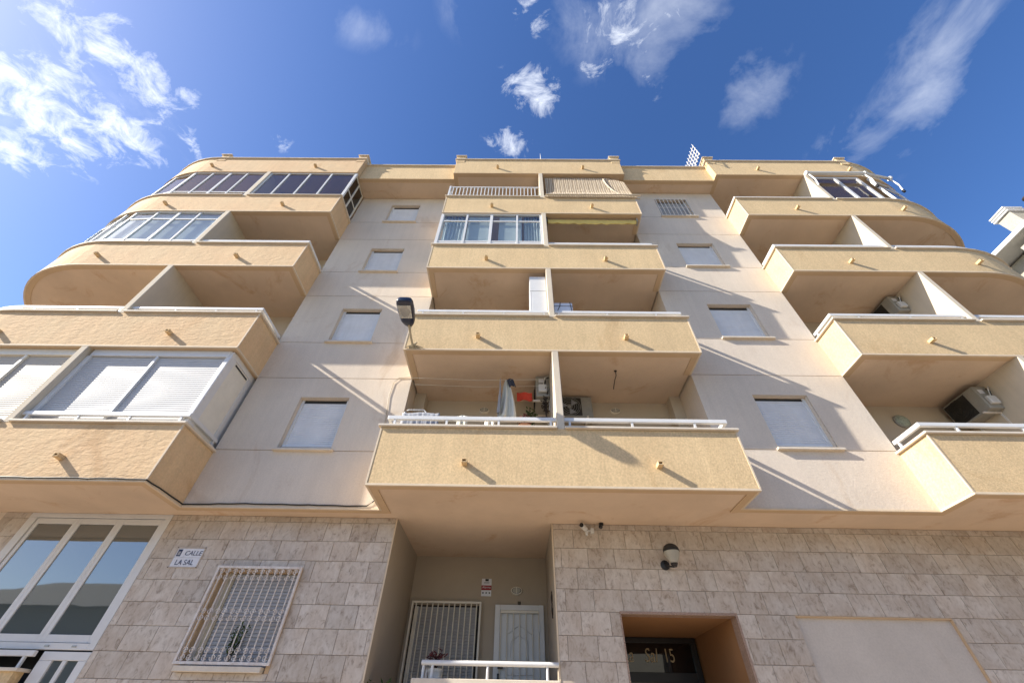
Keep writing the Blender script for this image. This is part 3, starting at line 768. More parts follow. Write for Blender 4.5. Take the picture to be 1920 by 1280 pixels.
# entrance terrace in the recess
pw = box('terrace_wall', 'wall', B, RL + .75, RRr - .01, TL + .04, TL + .18, 1.0, 2.13)
box('coping', 'coping', pw, RL + .66, RRr - .009, TL + .0, TL + .22, 2.131, 2.19, .008)
MB().tube([(RL + .76, TL + .11, 2.37), (RRr - .01, TL + .11, 2.37)], .032, 14).build('rail', 'white', pw, smooth=True)
MB().tube([(RL + .78, TL + .11, 2.37), (RL + .78, TL + .9, 2.37)], .030, 12).build('rail', 'white', pw, smooth=True)
for x, y in ((RL + .79, TL + .12), (RL + .92, TL + .11), (-.36, TL + .11), (.49, TL + .11), (RL + .78, TL + .5)):
    MB().tube([(x, y, 2.18), (x, y, 2.36)], .020, 10).build('post', 'white', pw, smooth=True)
# barred recess window and door
rw = box('barred_window', 'dark_in', B, -1.96, -.66, RB - .012, RB - .004, 1.9, 3.46)
shutter(MB(), -1.86, -.72, RB - .05, 1.9, 3.43, .05, .012).build('roller_shutter', 'shutter_dim', rw)
mb = MB(); mb.box(-1.99, -1.955, RB - .13, RB - .09, 1.85, 3.51); mb.box(-.665, -.63, RB - .13, RB - .09, 1.85, 3.51); mb.box(-1.954, -.666, RB - .13, RB - .09, 3.475, 3.51)
mb.build('grille_frame', 'cream_white', rw, .003)
for i in range(12):
    x = -1.954 + 1.288 * (i + .5) / 12
    MB().tube([(x, RB - .11, 1.86), (x, RB - .11, 3.476)], .013, 6).build('bar', 'cream_white', rw)
box('shutter_guide', 'cream_white', rw, -1.93, -1.86, RB - .06, RB - .02, 1.9, 3.43)
fd = MB(); fd.box(-.36, -.26, RB - .07, RB - .001, 1.2, 3.48); fd.box(.49, .585, RB - .07, RB - .001, 1.2, 3.48); fd.box(-.259, .489, RB - .07, RB - .001, 3.39, 3.48)
fd = fd.build('front_door', 'white', B, .006)
lf = box('door_leaf', 'white', fd, -.25, .48, RB - .03, RB - .005, 1.2, 3.38, .004)
def ogee(x0, x1, zb_, zt, rise):
    n = 14; pts = []
    for i in range(n + 1):
        u = i / n; w = (1 - math.cos(2 * math.pi * u)) / 2
        pts.append((x0 + (x1 - x0) * u, RB - .034, zt + rise * w))
    return [(x0, RB - .034, zb_)] + pts + [(x1, RB - .034, zb_), (x0, RB - .034, zb_)]
MB().tube(ogee(-.13, .36, 2.55, 3.02, .12), .011, 6).build('moulding', 'white', lf, smooth=True)
MB().tube(ogee(-.05, .28, 2.62, 2.90, .09), .009, 6).build('moulding', 'white', lf, smooth=True)
MB().tube(ogee(-.13, .36, 1.4, 2.42, 0), .010, 6).build('moulding', 'white', lf, smooth=True)
for i in range(7):
    x = -.245 + .725 * i / 6
    MB().tube([(x, RB - .075, 1.2), (x, RB - .075, 3.375)], .012, 6).build('bar', 'cream_white', fd)
box('bar', 'cream_white', fd, -.25, .485, RB - .084, RB - .066, 3.34, 3.385)
box('hinge', 'white', fd, .475, .505, RB - .10, RB - .071, 3.05, 3.15)
MB().lathe((.115, RB - .036, 2.75), [(.012, 0), (.012, .008)], 10, 'y').build('peephole', 'black', lf)
box('handle', 'black', fd, -.28, -.18, RB - .12, RB - .071, 2.50, 2.55)
box('lock_plate', 'black', fd, -.285, -.245, RB - .10, RB - .071, 2.33, 2.43)

# ================================================================== things on and around the building
# ---- street lamp on the second-floor balcony
lamp = tag(empty('street_lamp', (-2.10, F, 7.24)), 'navy street lamp on a short tan arm at the middle balcony\'s lower left corner', 'street lamp')
MB().tube([(-2.10, F - .03, 7.235), (-2.12, F - .20, 7.30), (-2.14, F - .46, 7.42)], [.026, .024, .024], 10).build('arm', 'tan_metal', lamp, smooth=True)
mb = MB(); mb.box(-2.18, -2.02, F - .035, F - .002, 7.20, 7.27)
mb.build('wall_bracket', 'tan_metal', lamp, .006)
for dx, dz in ((-.16, -.03), (.20, -.035)):
    MB().tube([(-2.10, F - .07, 7.25), (-2.10 + dx, F - .02, 7.25 + dz)], .013, 6).build('brace', 'tan_metal', lamp)
MB().tube([(-2.08, F - .06, 7.25), (-2.02, F - .09, 7.30)], .02, 8).build('clamp_bolt', 'tan_metal', lamp)
# head: a flat shoe box, tapered towards the arm, tilted up a little
def head_pt(u, w, h):     # u: 0 at the arm end .. 1 at the tip ; w across ; h up
    y = F - .40 - .66 * u; zz = 7.40 + .055 * u
    return (-2.145 + w, y, zz + h)
secs = [(0, .055, .03, .075), (.10, .10, .0, .10), (.22, .135, -.02, .125), (.55, .155, -.03, .15), (.86, .155, -.03, .14), (.96, .14, -.022, .12), (1.0, .11, -.005, .09)]
mb = MB(); n = 12
for u, w, lo, hi in secs:
    for k in range(n):
        t = 2 * math.pi * (k + .5) / n; cx, cz = math.cos(t), math.sin(t)
        sx_ = math.copysign(abs(cx) ** .5, cx); sz_ = math.copysign(abs(cz) ** .5, cz)
        mb.v.append(head_pt(u, w * sx_, (lo + hi) / 2 + (hi - lo) / 2 * sz_))
for i in range(len(secs) - 1):
    for k in range(n): mb.f.append((i * n + k, i * n + (k + 1) % n, (i + 1) * n + (k + 1) % n, (i + 1) * n + k))
mb.f.append(tuple(reversed(range(n)))); mb.f.append(tuple((len(secs) - 1) * n + k for k in range(n)))
hd = mb.build('lamp_head', 'navy', lamp, smooth=True, sharp=50)
mb = MB()
mb.poly([head_pt(.40, -.115, -.035), head_pt(.40, .115, -.035), head_pt(.86, .125, -.036), head_pt(.86, -.125, -.036)], [(0, 1, 2, 3)])
mb.build('lens_frame', 'reflector', hd, solid=.006)
mb = MB()
for j in range(4):
    for k in range(16):
        t = 2 * math.pi * k / 16; r_ = 1 - j / 4.2
        mb.v.append(head_pt(.63 + .19 * r_ * math.cos(t), .095 * r_ * math.sin(t), -.040 - .012 * (1 - r_)))
for j in range(3):
    for k in range(16): mb.f.append((j * 16 + k, j * 16 + (k + 1) % 16, (j + 1) * 16 + (k + 1) % 16, (j + 1) * 16 + k))
mb.f.append(tuple(48 + k for k in range(16)))
mb.build('bulb_lens', 'grey_metal', hd, smooth=True)
# lamp feed cable down the wall
def cable(name, pts, r, m_, label, jit=.006):
    P2 = []
    for a, b in zip(pts, pts[1:]):
        a, b = Vector(a), Vector(b); k = max(1, int((b - a).length / .15))
        for i in range(k): P2.append(a.lerp(b, i / k) + Vector((0, 0, random.uniform(-jit, jit))))
    P2.append(Vector(pts[-1]))
    o = MB().tube(P2, r, 6).build(name, m_, smooth=True)
    return tag(o, label, 'cable')
cable('cable', [(-9.5, F - .012, 4.365), (LX + .012, F - .014, 4.362), (LX + .014, WL - .015, 4.37), (-4.6, WL - .016, 4.40), (-3.2, WL - .016, 4.385), (-2.52, WL - .016, 4.39), (-2.42, WL - .016, 4.47), (-2.36, WL - .016, 4.75), (-2.32, WL - .016, 5.05)], .011, 'black',
      'black cable clipped along the lower edge of the first-floor wall on the left')
cable('cable', [(-2.30, WL - .015, 7.22), (-2.56, WL - .015, 7.20), (-2.66, WL - .015, 7.06), (-2.68, WL - .015, 6.70), (-2.63, WL - .015, 6.30), (-2.60, WL - .015, 6.02)], .006, 'tan_metal',
      'thin grey cable looping down the wall left of the laundry balcony', .003)

# ---- street sign
sg_ = tag(empty('street_sign', (-5.4, TL, 3.49)), 'white ceramic street sign reading CALLE LA SAL on the tiled wall', 'sign')
sx0, sx1, sz0, sz1 = -5.64, -5.165, 3.50, 3.815
mb = MB(); mb.box(sx0, sx1, TL - .012, TL - .001, sz0, sz0 + .018); mb.box(sx0, sx1, TL - .012, TL - .001, sz1 - .022, sz1); mb.box(sx0, sx0 + .018, TL - .012, TL - .001, sz0 + .018, sz1 - .022); mb.box(sx1 - .018, sx1, TL - .012, TL - .001, sz0 + .018, sz1 - .022)
mb.build('border', 'beige_ceramic', sg_)
for r in range(2):
    for c in range(3):
        w = (sx1 - sx0 - .036) / 3; h = (sz1 - sz0 - .04) / 2
        box('ceramic_tile', 'ceramic', sg_, sx0 + .018 + c * w + .001, sx0 + .018 + (c + 1) * w - .001, TL - .010, TL - .001, sz0 + .018 + r * h + .001, sz0 + .018 + (r + 1) * h - .001, .002)
for x in (sx0 + .008, sx1 - .008):
    for zz in (sz0 + .008, sz1 - .008): MB().lathe((x, TL - .016, zz), [(.008, 0), (.008, .006)], 8, 'y').build('screw', 'twig', sg_)
text('lettering', 'CALLE', .098, (-5.335, TL - .013, 3.718), 'navy_ink', sg_, .001, shear=.15)
text('lettering', 'LA', .112, (-5.50, TL - .013, 3.578), 'navy_ink', sg_, .001, sx=.92)
text('lettering', 'SAL', .112, (-5.335, TL - .013, 3.578), 'navy_ink', sg_, .001, sx=.92)
em = box('emblem', 'navy_ink', sg_, sx0 + .035, sx0 + .105, TL - .012, TL - .0095, 3.672, 3.778)
box('emblem_shield', 'grey_cloth', em, sx0 + .05, sx0 + .09, TL - .0135, TL - .0121, 3.69, 3.745)

# ---- wall lantern right of the recess
LXn, LYn = 2.60, TR - .20
wl_ = tag(empty('wall_lantern', (LXn - .06, TR, 3.60)), 'black wall lantern with a rounded glass shade on the tiled wall above the street door', 'lantern')
MB().lathe((LXn - .09, TR - .001, 3.70), [(.075, 0), (.075, -.02), (.03, -.035)], 16, 'y').build('wall_plate', 'black', wl_, smooth=True)
MB().tube([(LXn - .09, TR - .03, 3.70), (LXn - .06, TR - .10, 3.66), (LXn - .01, LYn + .02, 3.63), (LXn, LYn, 3.66)], .014, 8).build('bracket', 'black', wl_, smooth=True)
MB().lathe((LXn, LYn, 3.655), [(.035, -.03), (.05, 0), (.06, .02)], 16).build('holder', 'black', wl_, smooth=True)
MB().lathe((LXn, LYn, 3.68), [(.055, 0), (.085, .05), (.115, .12), (.125, .17)], 20).build('glass_shade', 'frost', wl_, smooth=True)
MB().lathe((LXn, LYn, 3.85), [(.132, 0), (.130, .03), (.105, .085), (.06, .115), (.015, .125)], 20).build('cap', 'dark_grille', wl_, smooth=True)

# ---- security cameras
cm = tag(empty('security_camera', (1.22, TR, 4.25)), 'white bullet security camera with a black lens over the tiled wall', 'camera')
box('mount', 'ac_white', cm, 1.33, 1.39, TR - .07, TR - .001, 4.18, 4.26, .006)
box('bracket', 'ac_white', cm, 1.265, 1.33, TR - .055, TR - .02, 4.205, 4.235, .004)
MB().tube([(1.25, TR - .04, 4.245), (1.16, TR - .20, 4.255)], .042, 14).build('body', 'ac_white', cm, smooth=True)
MB().tube([(1.163, TR - .195, 4.255), (1.153, TR - .212, 4.256)], .036, 14).build('lens', 'black', cm, smooth=True)
box('arm', 'ac_white', cm, 1.235, 1.272, TR - .09, TR - .05, 4.13, 4.21, .004)
cm = tag(empty('security_camera', (1.52, TR, 4.30)), 'small black dome security camera under the soffit beside the white one', 'camera')
MB().lathe((1.53, TR - .06, 4.345), [(.042, 0), (.042, -.03), (.02, -.045)], 14).build('base', 'black', cm, smooth=True)
MB().lathe((1.51, TR - .085, 4.275), [(.012, -.035), (.03, -.02), (.036, 0), (.03, .02), (.012, .033)], 14).build('eyeball', 'black', cm, smooth=True)

# ---- oval bulkhead lamps
def bulkhead(x, y, z_, label, w=.12, h=.075, m2='frost', n_=22):
    e = tag(empty('bulkhead_lamp', (x, y, z_)), label, 'wall lamp', 'oval bulkhead lamps')
    def ell(sw, sh, y0, y1):
        mb = MB()
        for yy, s in ((y0, 1.0), (y1, .86)):
            for k in range(n_):
                t = 2 * math.pi * k / n_; mb.v.append((x + sw * s * math.cos(t), yy, z_ + sh * s * math.sin(t)))
        for k in range(n_): mb.f.append((k, (k + 1) % n_, n_ + (k + 1) % n_, n_ + k))
        mb.f.append(tuple(range(n_))); mb.f.append(tuple(range(n_, 2 * n_))); return mb
    ell(w, h, y - .001, y - .05).build('casing', 'cream_white', e, smooth=True)
    ell(w * .74, h * .66, y - .051, y - .062).build('glass', m2, e, smooth=True)
    ell(w * .80, h * .72, y - .0505, y - .054).build('ring', 'dark_grille', e)
    box('guard_bar', 'cream_white', e, x - .006, x + .006, y - .07, y - .062, z_ - h * .7, z_ + h * .7)
bulkhead(-.72, BK, 6.93, 'oval lamp on the back wall of the laundry balcony')
bulkhead(2.27, BK, 6.96, 'oval lamp on the back wall of the balcony right of the laundry')
bulkhead(.055, RB, 3.73, 'oval lamp on the recess wall above the white front door')
rl = tag(empty('round_lamp', (8.66, BK, 6.72)), 'round greenish glass lamp on the back wall of the lower right balcony', 'wall lamp')
MB().lathe((8.62, BK - .001, 6.78), [(.165, 0), (.165, -.03), (.14, -.045)], 24, 'y').build('ring', 'grey_metal', rl, smooth=True)
MB().lathe((8.62, BK - .046, 6.78), [(.145, 0), (.12, -.03), (.06, -.05)], 24, 'y').build('glass', 'lampgreen', rl, smooth=True)

# ---- alarm plate and number plate in the recess
al = tag(empty('alarm_sign', (-.555, RB, 3.62)), 'small white alarm sign with a dark red band beside the front door', 'sign')
box('plate', 'ceramic', al, -.655, -.455, RB - .008, RB - .001, 3.63, 3.94, .002)
box('red_band', 'maroon', al, -.656, -.454, RB - .0105, RB - .0082, 3.735, 3.82)
box('dark_square', 'black', al, -.585, -.515, RB - .0105, RB - .0082, 3.895, 3.935)
text('lettering', 'Alarma', .058, (-.555, RB - .0115, 3.785), 'ceramic', al, .001)
for x in (-.62, -.555, -.49): box('pictogram', 'black', al, x - .014, x + .014, RB - .0105, RB - .0082, 3.675, 3.70)
box('strip', 'grey_cloth', al, -.61, -.50, RB - .0105, RB - .0082, 3.855, 3.88)
nb = tag(empty('number_plate', (.11, RB, 3.49)), 'tiny dark number plate just above the white front door', 'plate')
box('plate', 'twig', nb, .08, .14, RB - .012, RB - .001, 3.495, 3.55, .002)
text('numeral', '11', .035, (.11, RB - .0135, 3.522), 'gold', nb, .001)
orn = tag(empty('wall_ornament', (RRr - .01, 7.92, 3.1)), 'dark wrought wall ornament on the right side of the entrance recess', 'ornament')
for zz in (3.32, 3.13):
    MB().lathe((RRr - .012, 7.92, zz), [(.055, 0), (.06, -.012), (.03, -.022)], 12, 'x').build('medallion', 'twig', orn, smooth=True)
    MB().tube([(RRr - .018, 7.92, zz - .1), (RRr - .03, 7.90, zz), (RRr - .018, 7.94, zz + .1)], .010, 6).build('scrollwork', 'twig', orn, smooth=True)

# ---- air conditioners
def air_con(loc, rz, label, m_='ac', fan=True, cover=True):
    e = tag(empty('air_conditioner', loc, True, rz), label, 'air conditioner', 'outdoor air conditioner units')
    w, d, h = .80, .29, .55                       # local: front faces -Y, base at z=0
    body = MB().box(-w / 2, w / 2, -d, 0, 0, h).build('casing', m_, e, .018)
    MB().box(-w / 2 + .03, w / 2 - .24, -d - .004, -d - .001, .04, h - .04).build('fan_recess', 'dark_grille', body)
    c = (-w / 2 + .295, -d - .006, h / 2)
    for r_ in (.06, .11, .16, .205, .24):
        mb = MB(); pts = [(c[0] + r_ * math.cos(t * 6.2832 / 24), c[1] - .008, c[2] + r_ * math.sin(t * 6.2832 / 24)) for t in range(25)]
        mb.tube(pts, .0045, 5, False).build('guard_ring', m_ if not cover else 'dark_grille', body)
    for k in range(3):
        a = k * 2.094 + .4
        mb = MB(); mb.poly([(c[0] + .04 * math.cos(a), c[1], c[2] + .04 * math.sin(a)), (c[0] + .2 * math.cos(a + .1), c[1] - .002, c[2] + .2 * math.sin(a + .1)), (c[0] + .2 * math.cos(a + .9), c[1] + .003, c[2] + .2 * math.sin(a + .9))], [(0, 1, 2)])
        mb.build('fan_blade', 'grey_cloth' if not cover else 'dark_grille', body, solid=.004)
    MB().lathe((c[0], c[1] + .004, c[2]), [(.045, 0), (.04, -.012)], 14, 'y').build('fan_hub', m_ if not cover else 'dark_grille', body)
    if cover:
        MB().box(w / 2 + .001, w / 2 + .075, -d + .05, -.06, .08, .27).build('valve_cover', 'ac_white', e, .02)
        MB().tube([(w / 2 + .04, -.1, .26), (w / 2 + .07, -.09, .38), (w / 2 + .03, -.03, .46), (w / 2 - .05, .0, .50)], .016, 8).build('pipe', 'black', e, smooth=True)
        MB().tube([(w / 2 + .05, -.14, .25), (w / 2 + .09, -.10, .42), (w / 2 + .06, -.01, .50)], .012, 8).build('pipe', 'ac_white', e, smooth=True)
        MB().box(w / 2 + .001, w / 2 + .004, -d + .06, -d + .17, .36, .46).build('rating_plate', 'ceramic', e)
    for x in (-w / 2 + .14, w / 2 - .14):
        MB().box(x - .02, x + .02, -d - .06, .0, -.035, -.002).build('bracket', 'old_white', e, .003)
        MB().box(x - .018, x + .018, -.02, .0, -.30, -.036).build('bracket', 'old_white', e, .003)
    return e
# on the partition of the lower right balcony, front facing left
air_con((9.949, 7.16, 6.54), R(-90), 'bulky grey air conditioner hung on the partition of the lower right balcony')
air_con((9.949, 7.06, 9.44), R(-90), 'air conditioner just showing above the rail of the third-storey right balcony')
air_con((.709, 7.12, 6.66), R(-90), 'grey air conditioner on the partition beside the red cloth')
air_con((1.30, BK - .001, 6.60), 0, 'grey air conditioner with its round fan facing out, right of the middle partition', cover=False)
air_con((-8.729, 6.75, 11.36), R(90), 'pale air conditioner on the partition of the fourth-storey left balcony', m_='ac_white')

# ---- laundry balcony
ln = tag(empty('clothes_line', (-.1, 6.55, 6.9)), 'thin clothes line stretched across the laundry balcony', 'clothes line')
for y in (6.50, 6.72):
    MB().tube([(CL + .12, y, 6.93), (-.8, y, 6.885), (.70, y, 6.93)], .003, 5).build('line', 'cloth', ln)
def drape(name, x0, x1, y, zt, drop, m_, label, cat, waves=2.5, amp=.03, along='x', skew=0, tilt=0, group=None):
    def fn(u, v):
        a = x0 + (x1 - x0) * u; s = amp * (.25 + .75 * v)
        w = s * math.sin(u * waves * 6.283 + 1.1) + .4 * s * math.sin(u * waves * 13 + v * 4)
        zz = zt - drop * v * (1 - .06 * math.sin(u * 3.1)) - .012 * math.sin(u * 9)
        return (a + skew * v, y + w, zz) if along == 'x' else (y + w + tilt * v, a + skew * v, zz)
    o = MB().grid(fn, 22, 14).build(name, m_, smooth=True, solid=.006, sharp=180)
    return tag(o, label, cat, group)
def sheet(u, v):
    w = .05 + .33 * v ** .7; x = -.20 + .03 * v + (u - .5) * w + .02 * math.sin(v * 3)
    return (x, 6.55 + .05 * math.sin(u * 12 + v) * (.3 + v), 6.94 - .95 * v - .10 * (u - .35) ** 2)
tag(MB().grid(sheet, 26, 14).build('hanging_sheet', 'cloth', smooth=True, solid=.006, sharp=180), 'long white sheet hanging on the laundry balcony', 'laundry')
drape('hanging_shirt', 6.42, 6.90, -.33, 6.88, .80, 'grey_cloth', 'grey-blue shirt hanging just left of the white sheet', 'laundry', 2, .03, 'y')
drape('hanging_garment', -.20, -.06, 6.50, 6.93, .20, 'dark_cloth', 'small dark garment over the top of the white sheet', 'laundry', 2, .02, skew=.06)
drape('hanging_cloth', .02, .345, 6.90, 6.885, .215, 'red', 'bright red cloth hanging beside the air conditioner', 'laundry', 1.5, .012)
# dark plant and jumble by the partition
def foliage(name, c, r, n, m_, size, label, cat='plant', stems=5, pot=None, tall=1.0):
    e = tag(empty(name, (c[0], c[1], c[2] - r[2])), label, cat)
    mb = MB(); st = MB()
    tips = []
    for i in range(stems):
        a = random.uniform(0, 6.283); q = random.uniform(.2, 1)
        tip = Vector((c[0] + r[0] * q * math.cos(a), c[1] + r[1] * q * math.sin(a), c[2] + r[2] * random.uniform(.2, 1)))
        base = Vector((c[0] + .1 * r[0] * math.cos(a), c[1] + .1 * r[1] * math.sin(a), c[2] - r[2]))
        mid = base.lerp(tip, .5) + Vector((random.uniform(-.02, .02), random.uniform(-.02, .02), .03))
        st.tube([base, mid, tip], [.006, .005, .003], 5); tips.append((base, mid, tip))
    for i in range(n):
        b0, m0, t0 = random.choice(tips); t = random.uniform(.25, 1.0)
        p = (b0.lerp(m0, t * 2) if t < .5 else m0.lerp(t0, t * 2 - 1)) + Vector([random.uniform(-1, 1) * size for _ in range(3)])
        d = Vector((random.uniform(-1, 1), random.uniform(-1, 1), random.uniform(-.3, 1) * tall)).normalized(); s = d.cross(Vector((0, .3, 1))).normalized() * size * .3
        L_ = size * random.uniform(.7, 1.4)
        mb.poly([p, p + d * L_ * .5 + s, p + d * L_, p + d * L_ * .5 - s], [(0, 1, 2, 3)])
    st.build('stems', 'twig', e); mb.build('leaves', m_, e)
    if pot:
        MB().lathe((c[0], c[1], c[2] - r[2] - .22), [(.07, 0), (.10, .2), (.115, .2), (.115, .235)], 16).build('pot', pot, e, smooth=True)
    return e
foliage('hanging_plant', (.62, 6.85, 6.60), (.05, .18, .34), 150, 'twig', .05, 'dark trailing plant hanging by the middle partition', stems=9)
foliage('potted_plant', (.16, 6.10, 5.62), (.14, .10, .10), 90, 'leaf_red', .05, 'reddish potted plant behind the rail of the laundry balcony', stems=8, pot='terracotta')
foliage('shrub_in_pot', (.30, 6.9, 6.22), (.16, .15, .26), 120, 'leaf', .06, 'dark green plant under the air conditioner on the laundry balcony', stems=8, pot='black')
# drying rack at the left end
rk = tag(empty('drying_rack', (-1.7, 6.25, 5.3)), 'white folding drying rack behind the rail of the laundry balcony', 'drying rack')
def loop(x0, x1, y, z0, z1): return [(x0, y, z0), (x0, y, z1 - .05), (x0 + .05, y, z1), (x1 - .05, y, z1), (x1, y, z1 - .05), (x1, y, z0)]
MB().tube(loop(-2.05, -1.66, 6.22, 5.2, 5.93), .011, 8).build('frame', 'white', rk, smooth=True)
MB().tube(loop(-2.05, -1.66, 6.50, 5.2, 5.90), .011, 8).build('frame', 'white', rk, smooth=True)
for i in range(6): MB().tube([(-2.04 + i * .075, 6.22, 5.80), (-2.04 + i * .075, 6.50, 5.80)], .004, 5).build('rod', 'white', rk)
drape('drying_towel', -2.06, -1.38, 6.12, 5.80, .42, 'grey_cloth', 'blue-grey striped towel drying low behind the left rail', 'laundry', 8, .02)
drape('white_bundle', -1.05, -.86, 6.08, 5.72, .35, 'cloth', 'small white cloth bundle behind the rail of the laundry balcony', 'laundry', 2, .03)
drape('cream_bundle', -.55, -.36, 6.08, 5.70, .35, 'cream_white', 'cream cloth bundle behind the rail, below the white sheet', 'laundry', 2, .03)
hk = tag(empty('ceiling_hook', (2.1, 6.75, 7.1)), 'dark bent hook hanging from the ceiling right of the middle partition', 'hook')
MB().tube([(2.10, 6.50, 7.19), (2.10, 6.51, 7.17)], .03, 10).build('rose', 'twig', hk)
MB().tube([(2.10, 6.50, 7.18), (2.115, 6.56, 7.11), (2.10, 6.66, 7.07), (2.10, 6.80, 7.03), (2.105, 6.90, 7.01)], .009, 6).build('rod', 'twig', hk, smooth=True)

# ---- white cabinet and boxed window on the third storey
cb = tag(empty('balcony_cabinet', (.52, 6.30, LV[1] + .2)), 'tall white cabinet against the partition on the third-storey middle balcony', 'cabinet')
x0, x1, y0, y1, z0, z1 = .30, .705, 6.02, 6.50, LV[1] + .22, 9.84
box('carcass', 'white', cb, x0, x1, y0 + .02, y1, z0, z1, .006)
box('door', 'white', cb, x0 + .008, x1 - .004, y0, y0 + .019, 9.27, z1 - .01, .006); box('door', 'white', cb, x0 + .05, x1 - .004, y0, y0 + .019, z0 + .02, 9.255, .006)
box('door_edge', 'white', cb, x0 + .008, x0 + .044, y0 + .003, y0 + .019, z0 + .02, 9.255, .004)
bx = tag(empty('storage_box', (1.1, 6.5, LV[1] + .2)), 'white strapped storage box right of the partition on the third-storey middle balcony', 'box')
box('body', 'ceramic', bx, .86, 1.30, 6.10, 6.6, LV[1] + .22, 8.93, .02)
for zz in (8.62, 8.80): box('strap', 'dark_grille', bx, .858, 1.304, 6.094, 6.606, zz, zz + .012)
MB().tube([(.87, 6.09, 8.45), (1.0, 6.085, 8.80), (1.02, 6.09, 8.94)], .008, 5).build('cord', 'dark_grille', bx)
MB().tube([(1.24, 6.09, 8.94), (1.27, 6.085, 8.6), (1.29, 6.09, 8.45)], .008, 5).build('cord', 'dark_grille', bx)

# ---- yellow awning, fourth storey
aw = tag(empty('rolled_awning', (2.25, F + .1, 12.55)), 'rolled yellow canvas awning with a scalloped edge under the fourth-storey ceiling', 'awning')
MB().tube([(.90, F + .20, 12.74), (3.56, F + .20, 12.74)], .06, 14).build('roll', 'yellow', aw, smooth=True)
def val(u, v):
    x = .90 + 2.64 * u; sc_ = .045 * abs(math.sin(u * 6.283 * 5))
    return (x, F + .14 + .012 * math.sin(u * 40) * v, 12.74 - (.16 + sc_ + .05 * math.sin(u * 3)) * v)
MB().grid(val, 90, 4).build('valance', 'yellow', aw, smooth=True, solid=.004, sharp=180)
box('end_bracket', 'dark_grille', aw, .85, .895, F + .12, F + .28, 12.62, 12.87, .006); box('end_bracket', 'ac', aw, 3.565, 3.61, F + .12, F + .28, 12.66, 12.87, .006)
pb = tag(box('parcel', 'twig', None, .86, 1.18, 6.4, 6.8, 11.0, 11.62, .02), 'dark box behind the rail in the corner under the yellow awning', 'box')
fl = tag(box('balcony_screen_board', 'white', None, .88, 3.66, F + .108, F + .125, 11.0, 11.32, .004), 'flat white board along the rail under the yellow awning', 'board')

# ---- reed blind draped over the top middle balcony
rb = tag(empty('reed_blind', (2.3, F, 14.1)), 'brown reed blind draped over the top balcony rail', 'blind')
zr0, zr1 = LV[3] + PH - .10, LV[4] - .10
NR = 74
for i in range(NR):
    u = (i + .5) / NR; x = .92 + 2.74 * u
    top = zr1 - .02 * random.random() - (0 if u < .80 else (u - .80) * 1.6)
    lean = .0 if u < .72 else (u - .72) ** 2 * 1.8
    mb = MB(); pts = []
    for j in range(7):
        v = j / 6
        yy = F + .11 - .18 * max(0, (v - .62)) / .38 * 1.0
        zz = top + (zr0 - top) * v
        pts.append((x + lean * v + .006 * math.sin(i * 1.7 + v * 5), yy if v > .62 else F + .11, zz))
    mb.tube(pts, .0125, 4).build('reed', 'reed' if i % 2 else 'reed_cord', rb)
pts = []
for j in range(15):
    v = j / 14; pts.append((2.95 + .95 * v ** 1.7, F + .085 - .17 * max(0, v - .6), zr1 - .12 - (zr1 - zr0 - .17) * (1 - (1 - v) ** 1.5)))
MB().tube(pts, .022, 6).build('edge_cord', 'reed_cord', rb, smooth=True)
MB().tube([(.88, F - .075, LV[3] + PH + .02), (3.3, F - .08, LV[3] + PH + .02), (3.92, F - .06, LV[3] + PH + .015)], .028, 8).build('hem_roll', 'reed_cord', rb, smooth=True)

# ---- awning box over the top right windows
ab = tag(empty('awning_cassette', (11.0, F, 15.5)), 'white awning cassette with folded arms over the top right windows', 'awning')
AY = 5.78
MB().tube([(9.92, AY, 15.60), (11.86, AY, 15.60)], .06, 12).build('cassette', 'ac_white', ab, smooth=True)
MB().tube([(11.90, AY + .01, 15.60), (12.84, AY + .17, 15.60)], .05, 12).build('cassette', 'ac_white', ab, smooth=True)
for x, y in ((9.95, AY), (11.84, AY), (12.82, AY + .17)):
    MB().tube([(x, y, 15.55), (x - .01, y - .02, 15.1), (x - .06, y + .02, 14.72)], .024, 8).build('arm', 'white', ab, smooth=True)
    if x > 10: MB().tube([(x - .06, y + .02, 14.74), (x - .065, y + .025, 14.64)], .04, 10).build('arm_foot', 'black', ab)
for x, y in ((9.90, AY), (11.88, AY), (12.86, AY + .17)): MB().tube([(x - .025, y, 15.60), (x + .025, y, 15.60)], .08, 14).build('end_cap', 'white', ab)

# ---- roof: lightning rod and spiked fence
ld = tag(empty('lightning_rod', (.84, F + .1, RT)), 'thin white rod standing on the roof parapet above the middle partition', 'rod')
MB().tube([(.84, F + .08, RT), (.84, F + .08, RT + .85)], [.026, .005], 8).build('rod', 'white', ld)
MB().lathe((.84, F + .08, RT), [(.05, 0), (.04, .04)], 10).build('base', 'white', ld)
sp = tag(empty('spiked_fence', (RX - .15, 6.0, RT)), 'white spiked security fence on the roof left of the right-hand parapet post', 'fence')
fx = RX - .12
def fpt(u, v): return Vector((fx - .42 + .30 * v - .02, F + .55 - .62 * u - .08, RT + .02 + .98 * v))
for i in range(7):
    u = i / 6
    MB().tube([(fx - .16, 6.45 - .78 * u, RT - .02), (fx - .16, 6.45 - .78 * u, RT + .82 + .18)], [.016, .008], 6).build('spike', 'white', sp)
for zz in (.08, .30, .55, .80): box('fence_rail', 'white', sp, fx - .172, fx - .148, 5.64, 6.48, RT + zz, RT + zz + .03)

